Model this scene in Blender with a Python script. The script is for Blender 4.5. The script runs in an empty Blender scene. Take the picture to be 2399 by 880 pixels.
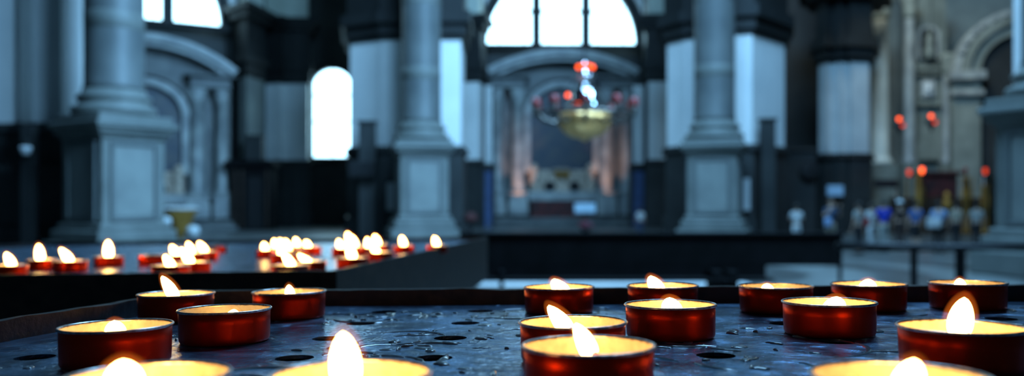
import bpy, bmesh, math, random
from mathutils import Vector, Matrix, noise
from mathutils.geometry import delaunay_2d_cdt

random.seed(7)
scn = bpy.context.scene
COL = scn.collection
PI = math.pi

# ------------------------------------------------------------------ camera
FPX = 1890.0                      # focal length in pixels of the 2399 px wide frame
CX, HY = 1199.5, 462.0            # principal column, horizon row
EYE = 1.8
cam_d = bpy.data.cameras.new('camera')
cam_d.sensor_width = 36.0
cam_d.lens = 36.0 * FPX / 2399.0
cam_d.shift_y = (HY - 440.0) / 2399.0
cam_d.clip_start = 0.01
cam_d.clip_end = 300
cam_d.dof.use_dof = True
cam_d.dof.focus_distance = 0.345
cam_d.dof.aperture_fstop = 7.6
cam = bpy.data.objects.new('camera', cam_d)
COL.objects.link(cam)
cam.location = (0, 0, EYE)
cam.rotation_euler = (PI / 2, 0, 0)
scn.camera = cam

# ------------------------------------------------------------------ world, lights, exposure
scn.view_settings.view_transform = 'Standard'
scn.view_settings.look = 'None'
scn.view_settings.exposure = 0.0
scn.view_settings.gamma = 1.0
scn.view_settings.use_curve_mapping = False
W = bpy.data.worlds.new('world')
scn.world = W
W.use_nodes = True
W.node_tree.nodes['Background'].inputs[0].default_value = (0.13, 0.38, 0.70, 1)
W.node_tree.nodes['Background'].inputs[1].default_value = 0.045


def area(name, loc, target, sx, sy, power, color, spread=180):
    l = bpy.data.lights.new(name, 'AREA')
    l.shape = 'RECTANGLE'
    l.size, l.size_y = sx, sy
    l.energy = power
    l.color = color
    l.spread = math.radians(spread)
    o = bpy.data.objects.new(name, l)
    COL.objects.link(o)
    o.location = loc
    o.rotation_euler = (Vector(target) - Vector(loc)).to_track_quat('-Z', 'Y').to_euler()
    return o


DAY = (0.245, 0.56, .93)
# daylight falling from the drum windows of the dome, over the middle of the octagon
area('dome_daylight', (5.0, 16.5, 24.0), (2.0, 30.0, 5.0), 12, 9, 13600, DAY)
# added fill light, unseen high on the right, aimed at the left pier
area('added_right_fill', (14.0, 6.0, 15.0), (-11.0, 25.0, 5.0), 9, 7, 3400, DAY, 95)
# neutral daylight of the sanctuary's own windows
area('sanctuary_daylight', (17.0, 38.0, 19.0), (23.0, 48.0, 5.0), 6, 6, 600, (.86, .95, .84), 85)


def spot(name, loc, target, power, color, deg, size=0.1):
    l = bpy.data.lights.new(name, 'SPOT')
    l.energy = power
    l.color = color
    l.spot_size = math.radians(deg)
    l.spot_blend = 0.8
    l.shadow_soft_size = size
    o = bpy.data.objects.new(name, l)
    COL.objects.link(o)
    o.location = loc
    o.rotation_euler = (Vector(target) - Vector(loc)).to_track_quat('-Z', 'Y').to_euler()
    return o


# ------------------------------------------------------------------ materials
def mat(name, c1, c2=None, scale=3.0, rough=0.6, metal=0.0, bump=0.0, bscale=20.0, detail=5.0,
        lo=0.35, hi=0.65, spec=0.5, trans=None):
    m = bpy.data.materials.new(name)
    m.use_nodes = True
    nt = m.node_tree
    b = nt.nodes['Principled BSDF']
    b.inputs['Roughness'].default_value = rough
    b.inputs['Metallic'].default_value = metal
    b.inputs['Specular IOR Level'].default_value = spec
    tc = nt.nodes.new('ShaderNodeTexCoord')
    if c2 is None:
        c2 = tuple(x * 0.85 for x in c1)
    n = nt.nodes.new('ShaderNodeTexNoise')
    n.inputs['Scale'].default_value = scale
    n.inputs['Detail'].default_value = detail
    nt.links.new(tc.outputs['Object'], n.inputs['Vector'])
    r = nt.nodes.new('ShaderNodeValToRGB')
    r.color_ramp.elements[0].position = lo
    r.color_ramp.elements[1].position = hi
    r.color_ramp.elements[0].color = (*c1, 1)
    r.color_ramp.elements[1].color = (*c2, 1)
    nt.links.new(n.outputs['Fac'], r.inputs['Fac'])
    nt.links.new(r.outputs['Color'], b.inputs['Base Color'])
    if bump:
        n2 = nt.nodes.new('ShaderNodeTexNoise')
        n2.inputs['Scale'].default_value = bscale
        n2.inputs['Detail'].default_value = 6
        nt.links.new(tc.outputs['Object'], n2.inputs['Vector'])
        bp = nt.nodes.new('ShaderNodeBump')
        bp.inputs['Strength'].default_value = bump
        bp.inputs['Distance'].default_value = 0.02
        nt.links.new(n2.outputs['Fac'], bp.inputs['Height'])
        nt.links.new(bp.outputs['Normal'], b.inputs['Normal'])
    return m


def emis(name, color, strength):
    m = bpy.data.materials.new(name)
    m.use_nodes = True
    nt = m.node_tree
    nt.nodes.remove(nt.nodes['Principled BSDF'])
    e = nt.nodes.new('ShaderNodeEmission')
    e.inputs[0].default_value = (*color, 1)
    e.inputs[1].default_value = strength
    nt.links.new(e.outputs[0], nt.nodes['Material Output'].inputs[0])
    return m


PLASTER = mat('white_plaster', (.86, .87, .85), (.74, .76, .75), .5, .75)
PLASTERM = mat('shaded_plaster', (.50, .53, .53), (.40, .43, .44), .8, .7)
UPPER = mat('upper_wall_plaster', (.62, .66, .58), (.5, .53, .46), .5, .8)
SSTONE = mat('sanctuary_stone', (.21, .225, .195), (.12, .13, .112), .9, .6, bump=.4, bscale=2.5)
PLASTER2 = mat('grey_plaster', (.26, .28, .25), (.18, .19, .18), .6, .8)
STONE = mat('grey_stone', (.19, .20, .185), (.12, .13, .12), .9, .55, bump=.25, bscale=3)
SHAFT = mat('column_stone', (.15, .16, .155), (.09, .10, .10), .55, .5, bump=.2, bscale=3)
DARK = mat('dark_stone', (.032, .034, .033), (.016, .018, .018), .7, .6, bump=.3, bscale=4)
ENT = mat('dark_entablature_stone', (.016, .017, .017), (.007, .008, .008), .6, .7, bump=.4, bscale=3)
MARBLE = mat('altar_marble', (.36, .37, .35), (.19, .2, .2), 1.2, .4)
MARBLED = mat('altar_grey_marble', (.10, .105, .10), (.05, .055, .055), 1.2, .45, bump=.3, bscale=5)
WARMST = mat('carved_beige_stone', (.55, .43, .33), (.20, .15, .11), 3.0, .6, bump=.6, bscale=6)
PALE = mat('pale_marble_panel', (.62, .64, .64), (.5, .52, .53), 1.0, .35)
PEDP = mat('pedestal_panel_stone', (.25, .265, .245), (.19, .20, .19), 1.0, .4)
CANVAS = mat('dark_painted_canvas', (.018, .028, .05), (.05, .05, .055), 1.4, .45)
BLACKM = mat('black_metal', (.012, .012, .013), None, 5, .45)
BLACKC = mat('black_cloth', (.008, .008, .009), None, 5, .9)
WOOD = mat('dark_wood', (.008, .007, .008), (.004, .004, .004), 3, .8, spec=.12)
WOOD2 = mat('brown_wood', (.05, .03, .02), (.03, .018, .012), 3, .45)
GOLD = mat('gilded_metal', (1.0, .56, .22), (.9, .45, .15), 4, .4, .75)
GOLDD = mat('gilded_wood', (.50, .27, .06), (.26, .13, .03), 2, .5, .3, spec=.2)
SILVER = mat('silver_metal', (.85, .85, .85), (.6, .6, .6), 4, .14, 1.0)
SILVD = mat('tarnished_silver', (.22, .2, .18), (.1, .09, .08), 4, .35, .9)
IRON = mat('dark_iron', (.03, .03, .033), None, 8, .4, .6)
CLOTHW = mat('white_linen', (.75, .76, .75), (.62, .64, .66), 3, .8)
CLOTHR = mat('dark_red_cloth', (.10, .014, .012), (.025, .010, .010), 2, .8)
CLOTHT = mat('blue_grey_door_cloth', (.05, .09, .2), (.04, .06, .13), 2, .8)
SKIN = mat('skin', (.45, .28, .2), (.4, .25, .18), 6, .55)
HAIR = mat('dark_hair', (.02, .014, .01), None, 20, .6)
HAIRG = mat('pale_hat', (.6, .62, .62), None, 10, .8)
LEADGLASS = emis('daylit_window_glass', (.42, .78, 1.0), 6.0)
REDGLASS = emis('lit_red_glass', (1.0, .10, .018), 4.5)
REDG2 = emis('faintly_lit_red_glass', (1.0, .07, .02), 1.1)
REDDIM = mat('dark_red_glass', (.28, .012, .012), (.2, .01, .01), 4, .15)

# floor: concentric marble bands and wedge tiles, worked out from the middle of the octagon
FLOOR = bpy.data.materials.new('church_marble_floor')
FLOOR.use_nodes = True
nt = FLOOR.node_tree
b = nt.nodes['Principled BSDF']
b.inputs['Roughness'].default_value = .38
tc = nt.nodes.new('ShaderNodeTexCoord')
mp = nt.nodes.new('ShaderNodeMapping')
mp.inputs['Location'].default_value = (-3.4, -19.5, 0)
nt.links.new(tc.outputs['Object'], mp.inputs['Vector'])
gr = nt.nodes.new('ShaderNodeTexWave')
gr.wave_type = 'RINGS'
gr.rings_direction = 'Z'
gr.inputs['Scale'].default_value = .11
gr.inputs['Distortion'].default_value = 1.6
nt.links.new(mp.outputs['Vector'], gr.inputs['Vector'])
ch = nt.nodes.new('ShaderNodeTexVoronoi')
ch.inputs['Scale'].default_value = 1.1
nt.links.new(mp.outputs['Vector'], ch.inputs['Vector'])
r1 = nt.nodes.new('ShaderNodeValToRGB')
r1.color_ramp.elements[0].position = .35
r1.color_ramp.elements[1].position = .7
r1.color_ramp.elements[0].color = (.075, .078, .075, 1)
r1.color_ramp.elements[1].color = (.20, .21, .20, 1)
nt.links.new(gr.outputs['Fac'], r1.inputs['Fac'])
mx = nt.nodes.new('ShaderNodeMixRGB')
mx.blend_type = 'MULTIPLY'
mx.inputs['Fac'].default_value = .45
nt.links.new(r1.outputs['Color'], mx.inputs[1])
bwn = nt.nodes.new('ShaderNodeRGBToBW')
nt.links.new(ch.outputs['Color'], bwn.inputs[0])
nt.links.new(bwn.outputs[0], mx.inputs[2])
nt.links.new(mx.outputs[0], b.inputs['Base Color'])


# ------------------------------------------------------------------ mesh helpers
def obj(name, bm, m, parent=None, smooth=False, world=False, label=None):
    """link a bmesh as one object; world=True: vertices are in world space, shifted to the parent's place"""
    me = bpy.data.meshes.new(name)
    if world and parent is not None:
        inv = parent.matrix_basis.inverted()
        bmesh.ops.transform(bm, matrix=inv, verts=bm.verts)
    bmesh.ops.recalc_face_normals(bm, faces=bm.faces)
    bm.to_mesh(me)
    bm.free()
    if smooth:
        for p in me.polygons:
            p.use_smooth = True
    me.materials.append(m)
    o = bpy.data.objects.new(name, me)
    COL.objects.link(o)
    if parent is not None:
        o.parent = parent
    if label:
        o['label'] = label
    return o


def thing(name, label, cat, loc=(0, 0, 0), rotz=0, group=None):
    o = bpy.data.objects.new(name, None)
    o.empty_display_size = .1
    COL.objects.link(o)
    o.location = loc
    o.rotation_euler = (0, 0, rotz)
    o.matrix_basis = Matrix.Translation(Vector(loc)) @ Matrix.Rotation(rotz, 4, 'Z')
    o['label'] = label
    o['category'] = cat
    if group:
        o['group'] = group
    return o


def tag(o, label, cat, group=None):
    o['label'] = label
    o['category'] = cat
    if group:
        o['group'] = group
    return o


def struct(o, label=None, cat=None):
    o['kind'] = 'structure'
    if label:
        o['label'] = label
    if cat:
        o['category'] = cat
    return o


def P(px, Y):
    return ((px - CX) * Y / FPX, Y)


def PZ(py, Y):
    return EYE + (HY - py) * Y / FPX


def box(bm, c, s, rz=0.0, bev=0.0):
    r = bmesh.ops.create_cube(bm, size=1.0)
    vs = r['verts']
    M = Matrix.Translation(Vector(c)) @ Matrix.Rotation(rz, 4, 'Z') @ Matrix.Diagonal((*s, 1))
    bmesh.ops.transform(bm, matrix=M, verts=vs)
    if bev:
        es = list({e for v in vs for e in v.link_edges})
        bmesh.ops.bevel(bm, geom=es, offset=bev, segments=2, affect='EDGES', profile=.5)


def lathe(bm, prof, c=(0, 0, 0), seg=32, cap=True, fn=None):
    rings = []
    for r, z in prof:
        ring = []
        for i in range(seg):
            a = 2 * PI * i / seg
            rr = fn(r, z, a) if fn else r
            ring.append(bm.verts.new((c[0] + rr * math.cos(a), c[1] + rr * math.sin(a), c[2] + z)))
        rings.append(ring)
    for k in range(len(rings) - 1):
        for i in range(seg):
            j = (i + 1) % seg
            bm.faces.new((rings[k][i], rings[k][j], rings[k + 1][j], rings[k + 1][i]))
    if cap:
        if prof[0][0] > 1e-6:
            bm.faces.new(rings[0][::-1])
        if prof[-1][0] > 1e-6:
            bm.faces.new(rings[-1])


def poly_area(pts):
    return sum(pts[i][0] * pts[(i + 1) % len(pts)][1] - pts[(i + 1) % len(pts)][0] * pts[i][1] for i in range(len(pts))) / 2


def offset(pts, d):
    if poly_area(pts) < 0:
        pts = pts[::-1]
    n = len(pts)
    out = []
    for i in range(n):
        p0, p1, p2 = Vector(pts[i - 1]), Vector(pts[i]), Vector(pts[(i + 1) % n])
        a = (p1 - p0).normalized()
        c = (p2 - p1).normalized()
        n1 = Vector((a.y, -a.x))
        n2 = Vector((c.y, -c.x))
        bis = (n1 + n2)
        bis = bis.normalized() if bis.length > 1e-5 else n1
        k = d / max(.35, bis.dot(n1))
        q = p1 + bis * k
        out.append((q.x, q.y))
    return out


def prism(bm, pts, z0, z1):
    if poly_area(pts) < 0:
        pts = pts[::-1]
    lo = [bm.verts.new((x, y, z0)) for x, y in pts]
    hi = [bm.verts.new((x, y, z1)) for x, y in pts]
    n = len(pts)
    for i in range(n):
        j = (i + 1) % n
        bm.faces.new((lo[i], lo[j], hi[j], hi[i]))
    bm.faces.new(lo[::-1])
    bm.faces.new(hi)


def tube(bm, pts, r, seg=8, closed=False, rfn=None):
    pts = [Vector(p) for p in pts]
    n = len(pts)
    rings = []
    up = Vector((0, 0, 1))
    for i, p in enumerate(pts):
        if closed:
            t = pts[(i + 1) % n] - pts[i - 1]
        else:
            t = pts[min(i + 1, n - 1)] - pts[max(i - 1, 0)]
        t.normalize()
        u = up if abs(t.dot(up)) < .95 else Vector((1, 0, 0))
        a = t.cross(u).normalized()
        c = a.cross(t).normalized()
        rr = rfn(i / max(1, n - 1)) if rfn else r
        rings.append([bm.verts.new(p + (a * math.cos(2 * PI * k / seg) + c * math.sin(2 * PI * k / seg)) * rr) for k in range(seg)])
    m = n if closed else n - 1
    for i in range(m):
        A, B = rings[i], rings[(i + 1) % n]
        for k in range(seg):
            bm.faces.new((A[k], A[(k + 1) % seg], B[(k + 1) % seg], B[k]))
    if not closed:
        bm.faces.new(rings[0][::-1])
        bm.faces.new(rings[-1])


def arc_band(bm, cx, cz, r0, r1, a0, a1, y0, y1, seg=28):
    """arch voussoir band in the local x-z plane, running between y0 (front) and y1 (back)"""
    prev = None
    for i in range(seg + 1):
        a = a0 + (a1 - a0) * i / seg
        co, si = math.cos(a), math.sin(a)
        q = [bm.verts.new((cx + r * co, y, cz + r * si)) for r, y in ((r0, y0), (r1, y0), (r1, y1), (r0, y1))]
        if prev:
            for k in range(4):
                bm.faces.new((prev[k], prev[(k + 1) % 4], q[(k + 1) % 4], q[k]))
        else:
            bm.faces.new(q[::-1])
        prev = q
    bm.faces.new(prev)


def half_disc(bm, cx, cz, r, y0, y1, z_bottom=None, seg=32):
    """solid shape: half disc (optionally extended down to z_bottom) of depth y0..y1"""
    pts = [(cx + r * math.cos(PI * i / seg), cz + r * math.sin(PI * i / seg)) for i in range(seg + 1)]
    if z_bottom is not None:
        pts += [(cx - r, z_bottom), (cx + r, z_bottom)]
    f = [bm.verts.new((x, y0, z)) for x, z in pts]
    g = [bm.verts.new((x, y1, z)) for x, z in pts]
    n = len(pts)
    for i in range(n):
        j = (i + 1) % n
        bm.faces.new((f[i], f[j], g[j], g[i]))
    bm.faces.new(f)
    bm.faces.new(g[::-1])


NB = bmesh.new

# ================================================================== SETTING
bm = NB()
box(bm, (0, 30, -.15), (110, 90, .3))
struct(obj('floor', bm, FLOOR), 'grey marble church floor laid in concentric bands', 'floor')


def wall(name, pxs, z0, z1, m, thick=1.0, label=None, cat='wall'):
    pts = [P(*p) for p in pxs]
    bm = NB()
    # front line plus the same line pushed back
    back = []
    n = len(pts)
    for i in range(n):
        t = Vector(pts[min(i + 1, n - 1)]) - Vector(pts[max(i - 1, 0)])
        nrm = Vector((-t.y, t.x)).normalized()
        back.append((pts[i][0] + nrm.x * thick, pts[i][1] + nrm.y * thick))
    prism(bm, pts + back[::-1], z0, z1)
    o = obj(name, bm, m)
    return struct(o, label, cat)


UP = 30.0
LEFTW = [(-420, 32), (150, 43.0), (330, 44.7), (545, 47.6), (562, 46.8), (600, 49.6), (732, 50.3), (842, 50.8)]
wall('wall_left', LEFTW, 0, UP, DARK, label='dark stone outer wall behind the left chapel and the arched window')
BACKW = [(842, 50.8), (1060, 50.6), (1124, 49.3), (1140, 53.0), (1500, 53.4), (1518, 49.5), (1575, 50), (1924, 49)]
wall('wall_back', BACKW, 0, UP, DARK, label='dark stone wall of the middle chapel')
RIGHTW = [(1924, 49.0), (1980, 52.0), (2150, 52.0), (2420, 49.0), (2900, 36)]
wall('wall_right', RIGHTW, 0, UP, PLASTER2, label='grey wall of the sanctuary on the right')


# ---- windows: lunettes in the chapels and the tall arched window
def lunette(name, loc, rotz, r, label):
    t = thing(name, label, 'window', loc, rotz)
    t['kind'] = 'structure'
    bm = NB()
    half_disc(bm, 0, 0, r, -.06, .0)
    obj('glass_pane', bm, LEADGLASS, t, label='daylit glass of the half-round window')
    bm = NB()
    arc_band(bm, 0, 0, r, r * 1.13, 0, PI, -.55, .02)
    box(bm, (0, -.27, -.16), (2 * r * 1.13, .6, .32), bev=.03)
    obj('surround', bm, ENT, t)
    for s in (-1, 1):
        bm = NB()
        h = math.sqrt(r * r - (r / 3) ** 2)
        box(bm, (s * r / 3, -.2, h / 2), (.62, .28, h), bev=.03)
        box(bm, (s * r / 3, -.2, r * .44), (.9, .34, .2), bev=.03)
        obj('mullion', bm, ENT, t)
    bm = NB()
    box(bm, (0, -.1, r * .47), (2 * r * .86, .05, .05))
    for k in range(-5, 6):
        if k % 2:
            x = k * r / 6
            hh = math.sqrt(max(.1, r * r - x * x))
            box(bm, (x, -.1, hh / 2), (.03, .04, hh * .98))
    obj('glazing_bars', bm, BLACKM, t)
    bm = NB()
    arc_band(bm, 0, 0, r * 1.12, r * 1.32, .12, PI - .12, -.75, .02)
    obj('archivolt', bm, MARBLED, t)
    bm = NB()
    arc_band(bm, 0, 0, r * 1.14, r * 1.21, .1, PI - .1, -.95, -.74)
    obj('archivolt_moulding', bm, PLASTER, t)
    return t


x, y = P(1314, 52.9)
lunette('window_1', (x, y, PZ(106, 52.9)), .02, 4.85, 'bright half-round window with two mullions above the middle altar')
x, y = P(328, 44.7)
lunette('window_2', (x, y, PZ(46, 44.7)), math.atan2(2.9, 5.2), 4.2, 'bright half-round window cut by the top edge at the left, above the side altar')

# tall arched window
x, y = P(781, 50.45)
t = thing('window_3', 'tall narrow round-headed window glowing white in the dark wall', 'window', (x, y, 0), .03)
t['kind'] = 'structure'
zt, zb = PZ(163, 50.4), PZ(368, 50.4)
r = 1.27
bm = NB()
half_disc(bm, 0, zt - r, r, -.10, -.02, zb)
obj('glass_pane', bm, LEADGLASS, t)
bm = NB()
arc_band(bm, 0, zt - r, r, r + .4, 0, PI, -.5, .05)
for s in (-1, 1):
    box(bm, (s * (r + .2), -.22, (zt - r + zb) / 2), (.4, .55, zt - r - zb))
box(bm, (0, -.25, zb - .16), (2 * r + 1.1, .6, .32), bev=.03)
obj('surround', bm, ENT, t)
bm = NB()
for pyb in (224, 286):
    box(bm, (0, -.15, PZ(pyb, 50.4)), (2 * r, .06, .09))
box(bm, (0, -.15, (zb + zt) / 2), (.04, .05, zt - zb))
obj('glazing_bars', bm, BLACKM, t)

# ---- piers
CAP0, CAP1, ENT1 = 8.7, 9.9, 12.6


def pier(name, label, pxs, dado=4.05, cap0=CAP0, cap1=CAP1, top=ENT1, plaster=PLASTER, dadom=DARK, entm=ENT, upm=UPPER, over=1.0, up=True, pts=None):
    pts = pts or [P(*p) for p in pxs]
    cx = sum(p[0] for p in pts) / len(pts)
    cy = sum(p[1] for p in pts) / len(pts)
    t = thing(name, label, 'pier', (cx, cy, 0))
    bm = NB()
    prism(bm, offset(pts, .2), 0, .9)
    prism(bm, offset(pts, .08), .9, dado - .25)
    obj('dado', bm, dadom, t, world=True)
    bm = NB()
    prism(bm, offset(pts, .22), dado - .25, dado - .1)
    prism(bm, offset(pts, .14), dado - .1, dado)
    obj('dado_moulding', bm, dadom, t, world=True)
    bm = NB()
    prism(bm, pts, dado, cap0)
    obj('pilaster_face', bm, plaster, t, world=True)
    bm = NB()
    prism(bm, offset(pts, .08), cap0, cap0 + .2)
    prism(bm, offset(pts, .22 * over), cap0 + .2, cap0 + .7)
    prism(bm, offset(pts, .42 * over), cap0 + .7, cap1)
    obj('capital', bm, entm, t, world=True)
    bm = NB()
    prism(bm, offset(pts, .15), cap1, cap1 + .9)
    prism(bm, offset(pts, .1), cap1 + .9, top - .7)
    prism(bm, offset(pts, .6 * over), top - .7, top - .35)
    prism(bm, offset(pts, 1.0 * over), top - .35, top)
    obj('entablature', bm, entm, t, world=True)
    if up:
        bm = NB()
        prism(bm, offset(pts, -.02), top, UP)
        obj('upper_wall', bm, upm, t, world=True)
    return t


pier('wall_pier', 'broad white pier behind the middle-left column, dark dado below',
     [(820, 36.3), (893, 35.4), (1080, 35.3), (1088, 39), (822, 39.5)])
pier('wall_pier', 'broad white pier behind the middle-right column, dark dado below',
     [(1563, 36.3), (1605, 35.3), (1715, 34.2), (1762, 34.0), (1838, 36.3), (1836, 38.6), (1563, 39)])
pier('chapel_pier', 'slim pale pier at the left edge of the middle chapel',
     [(1066, 48.6), (1122, 48), (1132, 49.5), (1068, 50.1)], over=.6)
pier('chapel_pier', 'slim pale pier at the right edge of the middle chapel',
     [(1518, 48), (1578, 48), (1578, 49.5), (1524, 49.4)], over=.6)
pier('chapel_pier', 'pair of pale flat pilasters left of the arched window',
     [(622, 49.0), (655, 48.6), (662, 48.95), (690, 48.9), (722, 49.0), (724, 49.9), (622, 49.4)], over=.6)
pier('chapel_pier', 'shaded grey pier between the side altar and the pale pilasters',
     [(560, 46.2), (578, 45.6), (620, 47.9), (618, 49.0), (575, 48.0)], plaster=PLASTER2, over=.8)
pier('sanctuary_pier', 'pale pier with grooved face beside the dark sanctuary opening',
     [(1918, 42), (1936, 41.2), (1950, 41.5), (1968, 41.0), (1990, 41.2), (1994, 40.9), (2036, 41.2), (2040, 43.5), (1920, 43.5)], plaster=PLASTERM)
# near pier on the far left with its recess
NL = [(-260, 25.2), (34, 24.6), (46, 24.4), (48, 25.0), (74, 25.0), (76, 24.4), (143, 24.3), (186, 25.2),
      (200, 26.6), (-260, 27)]
pier('wall_pier', 'large near pier at the left edge with broad white faces and a recess', NL, up=True)
pier('wall_pier', 'narrow white pilaster strip on the right side of the left column',
     [(262, 26.3), (334, 25.6), (338, 26.4), (300, 27.2)], dado=4.05)
pier('wall_pier', 'near white pilaster at the right edge above the right-hand pedestal',
     [(2374, 20.3), (2420, 19.9), (2620, 20.2), (2620, 22.0), (2380, 22.0)], dado=4.05)

# pale marble strips let into the dark dadoes, dark ledges, wall boxes
def slab(name, px0, px1, py0, py1, Y, d, m, label, cat, bev=.01):
    x0, _ = P(px0, Y)
    x1, _ = P(px1, Y)
    z1, z0 = PZ(py0, Y), PZ(py1, Y)
    bm = NB()
    box(bm, ((x0 + x1) / 2, Y + d / 2, (z0 + z1) / 2), (x1 - x0, d, z1 - z0), bev=bev)
    o = obj(name, bm, m)
    return tag(o, label, cat)


slab('marble_panel', 165, 186, 403, 503, 24.0, .6, PALE, 'narrow pale marble strip beside the left pedestal', 'panel')
slab('marble_panel', 906, 922, 428, 492, 34.8, .4, PALE, 'small pale strip left of the middle-left pedestal', 'panel')
slab('marble_panel', 1742, 1757, 418, 492, 33.5, .3, PALE, 'narrow pale strip right of the middle-right pedestal', 'panel')
slab('stone_ledge', -200, 168, 388, 400, 23.75, .35, ENT, 'thin dark ledge along the dado at the left edge', 'ledge')
slab('stone_pilaster_base', 48, 76, 290, 606, 23.44, .3, ENT, 'dark upright strip on the dado at the left edge', 'panel')

# wall crucifix-like lantern on the left dado
x, y = P(60, 23.2)
t = thing('holy_water_stoup', 'small pale round fitting on the dark upright strip at the left edge', 'fitting', (x, y, PZ(345, 23.2)))
bm = NB(); lathe(bm, [(0, -.22), (.1, -.2), (.16, -.05), (.17, 0), (.13, .03)], seg=16); obj('bowl', bm, PALE, t, True)
bm = NB(); box(bm, (0, .12, .0), (.1, .26, .5), bev=.01); obj('bracket', bm, ENT, t)

slab('loudspeaker', 815, 876, 376, 414, 34.2, .38, BLACKM, 'black box mounted on the dado below the arched window', 'loudspeaker', .03)
slab('wall_screen', 2050, 2104, 420, 440, 40.0, .15, BLACKM, 'flat black box hung low left of the high altar', 'screen', .02)
slab('notice_board', 1940, 1976, 434, 458, 40.5, .2, mat('pale_blue_notice', (.35, .5, .65), None, 4, .6), 'small pale blue notice on the dark dado', 'sign', .01)
bm = NB()
x, y = P(1893, 41.2)
lathe(bm, [(0, 0), (.42, .02), (.5, .1), (.46, .2), (0, .24)], seg=28)
bmesh.ops.rotate(bm, verts=bm.verts, cent=(0, 0, 0), matrix=Matrix.Rotation(PI / 2, 3, 'X'))
bmesh.ops.translate(bm, verts=bm.verts, vec=(x, y, PZ(396, 41.2)))
tag(obj('round_plaque', bm, BLACKM), 'round black plaque on the dark wall of the sanctuary opening', 'plaque')
bm = NB()
x, y = P(1893, 40.6)
box(bm, (x - .15, y + 1.2, 2.1), (1.7, .8, 4.2), bev=.03)
box(bm, (x - .15, y + 1.15, 4.25), (1.8, 1.0, .16), bev=.03)
tag(obj('dark_partition', bm, ENT), 'dark panelled partition closing the opening right of the broad pier', 'partition')

# flat-topped dark uprights standing against the piers
for i, (px0, px1, py0, py1, Y, lab) in enumerate([
        (840, 878, 282, 540, 34.6, 'dark upright post-like monument against the white pier left of the middle-left column'),
        (1785, 1818, 276, 540, 33.5, 'dark upright post-like monument against the white pier right of the middle-right column'),
        (574, 614, 316, 378.5, 44.9, 'dark upright topping the confessional by the side chapel')]):
    x, _ = P((px0 + px1) / 2, Y)
    w = (px1 - px0) * Y / FPX
    z1 = PZ(py0, Y)
    z0 = 0 if i < 2 else PZ(py1, Y)
    bm = NB()
    box(bm, (x, Y + .2, (z1 + z0) / 2), (w, .4, z1 - z0), bev=.03)
    box(bm, (x, Y + .18, z1 - .06), (w * 1.2, .5, .12), bev=.03)
    tag(obj('stone_monument', bm, DARK), lab, 'monument')

# confessional by the side chapel
Y = 44.2
x0, _ = P(540, Y); x1, _ = P(634, Y)
w = x1 - x0; xc = (x0 + x1) / 2
t = thing('confessional', 'dark wooden confessional with a jutting top ledge by the side chapel', 'confessional', (xc, Y + .6, 0))
H = PZ(390, Y)
bm = NB(); box(bm, (0, 0, H / 2), (w, 1.2, H), bev=.03); obj('cabinet', bm, WOOD, t)
bm = NB(); box(bm, (-.1, -.1, H + .1), (w + .6, 1.5, .2), bev=.04); box(bm, (-.1, -.1, H + .28), (w + .3, 1.3, .16), bev=.03); obj('cornice', bm, WOOD, t)
bm = NB(); box(bm, (.25, -.62, 1.5), (.8, .06, 2.8), bev=.02); obj('door', bm, BLACKC, t)
for s in (-.85, -.45, .9):
    bm = NB(); box(bm, (s, -.63, 1.7), (.12, .1, 3.2), bev=.02); obj('pilaster', bm, WOOD2, t)

# side doors with bluish cloth in the middle chapel
for px0, px1, lab in ((1136, 1153, 'narrow blue-lit doorway left of the middle altar'), (1483, 1508, 'narrow blue-lit doorway right of the middle altar')):
    Y = 48.6
    x0, _ = P(px0, Y); x1, _ = P(px1, Y)
    t = thing('doorway', lab, 'doorway', ((x0 + x1) / 2, Y, 0))
    h = PZ(398, Y)
    w = x1 - x0
    bm = NB(); box(bm, (0, .05, h / 2), (w, .06, h)); obj('curtain', bm, CLOTHT, t)
    bm = NB(); box(bm, (0, 0, h + .15), (w + .5, .3, .3), bev=.03)
    for s in (-1, 1): box(bm, (s * (w / 2 + .1), 0, h / 2), (.2, .25, h), bev=.02)
    obj('door_frame', bm, ENT, t)
    bm = NB()
    zt2 = PZ(200, Y)
    for k in range(3):
        box(bm, ((k - 1) * w * .33, .1, (h + .4 + zt2) / 2), (w * .24, .2, zt2 - h - .4), bev=.02)
    obj('wall_pilasters', bm, PLASTER, t)


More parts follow.
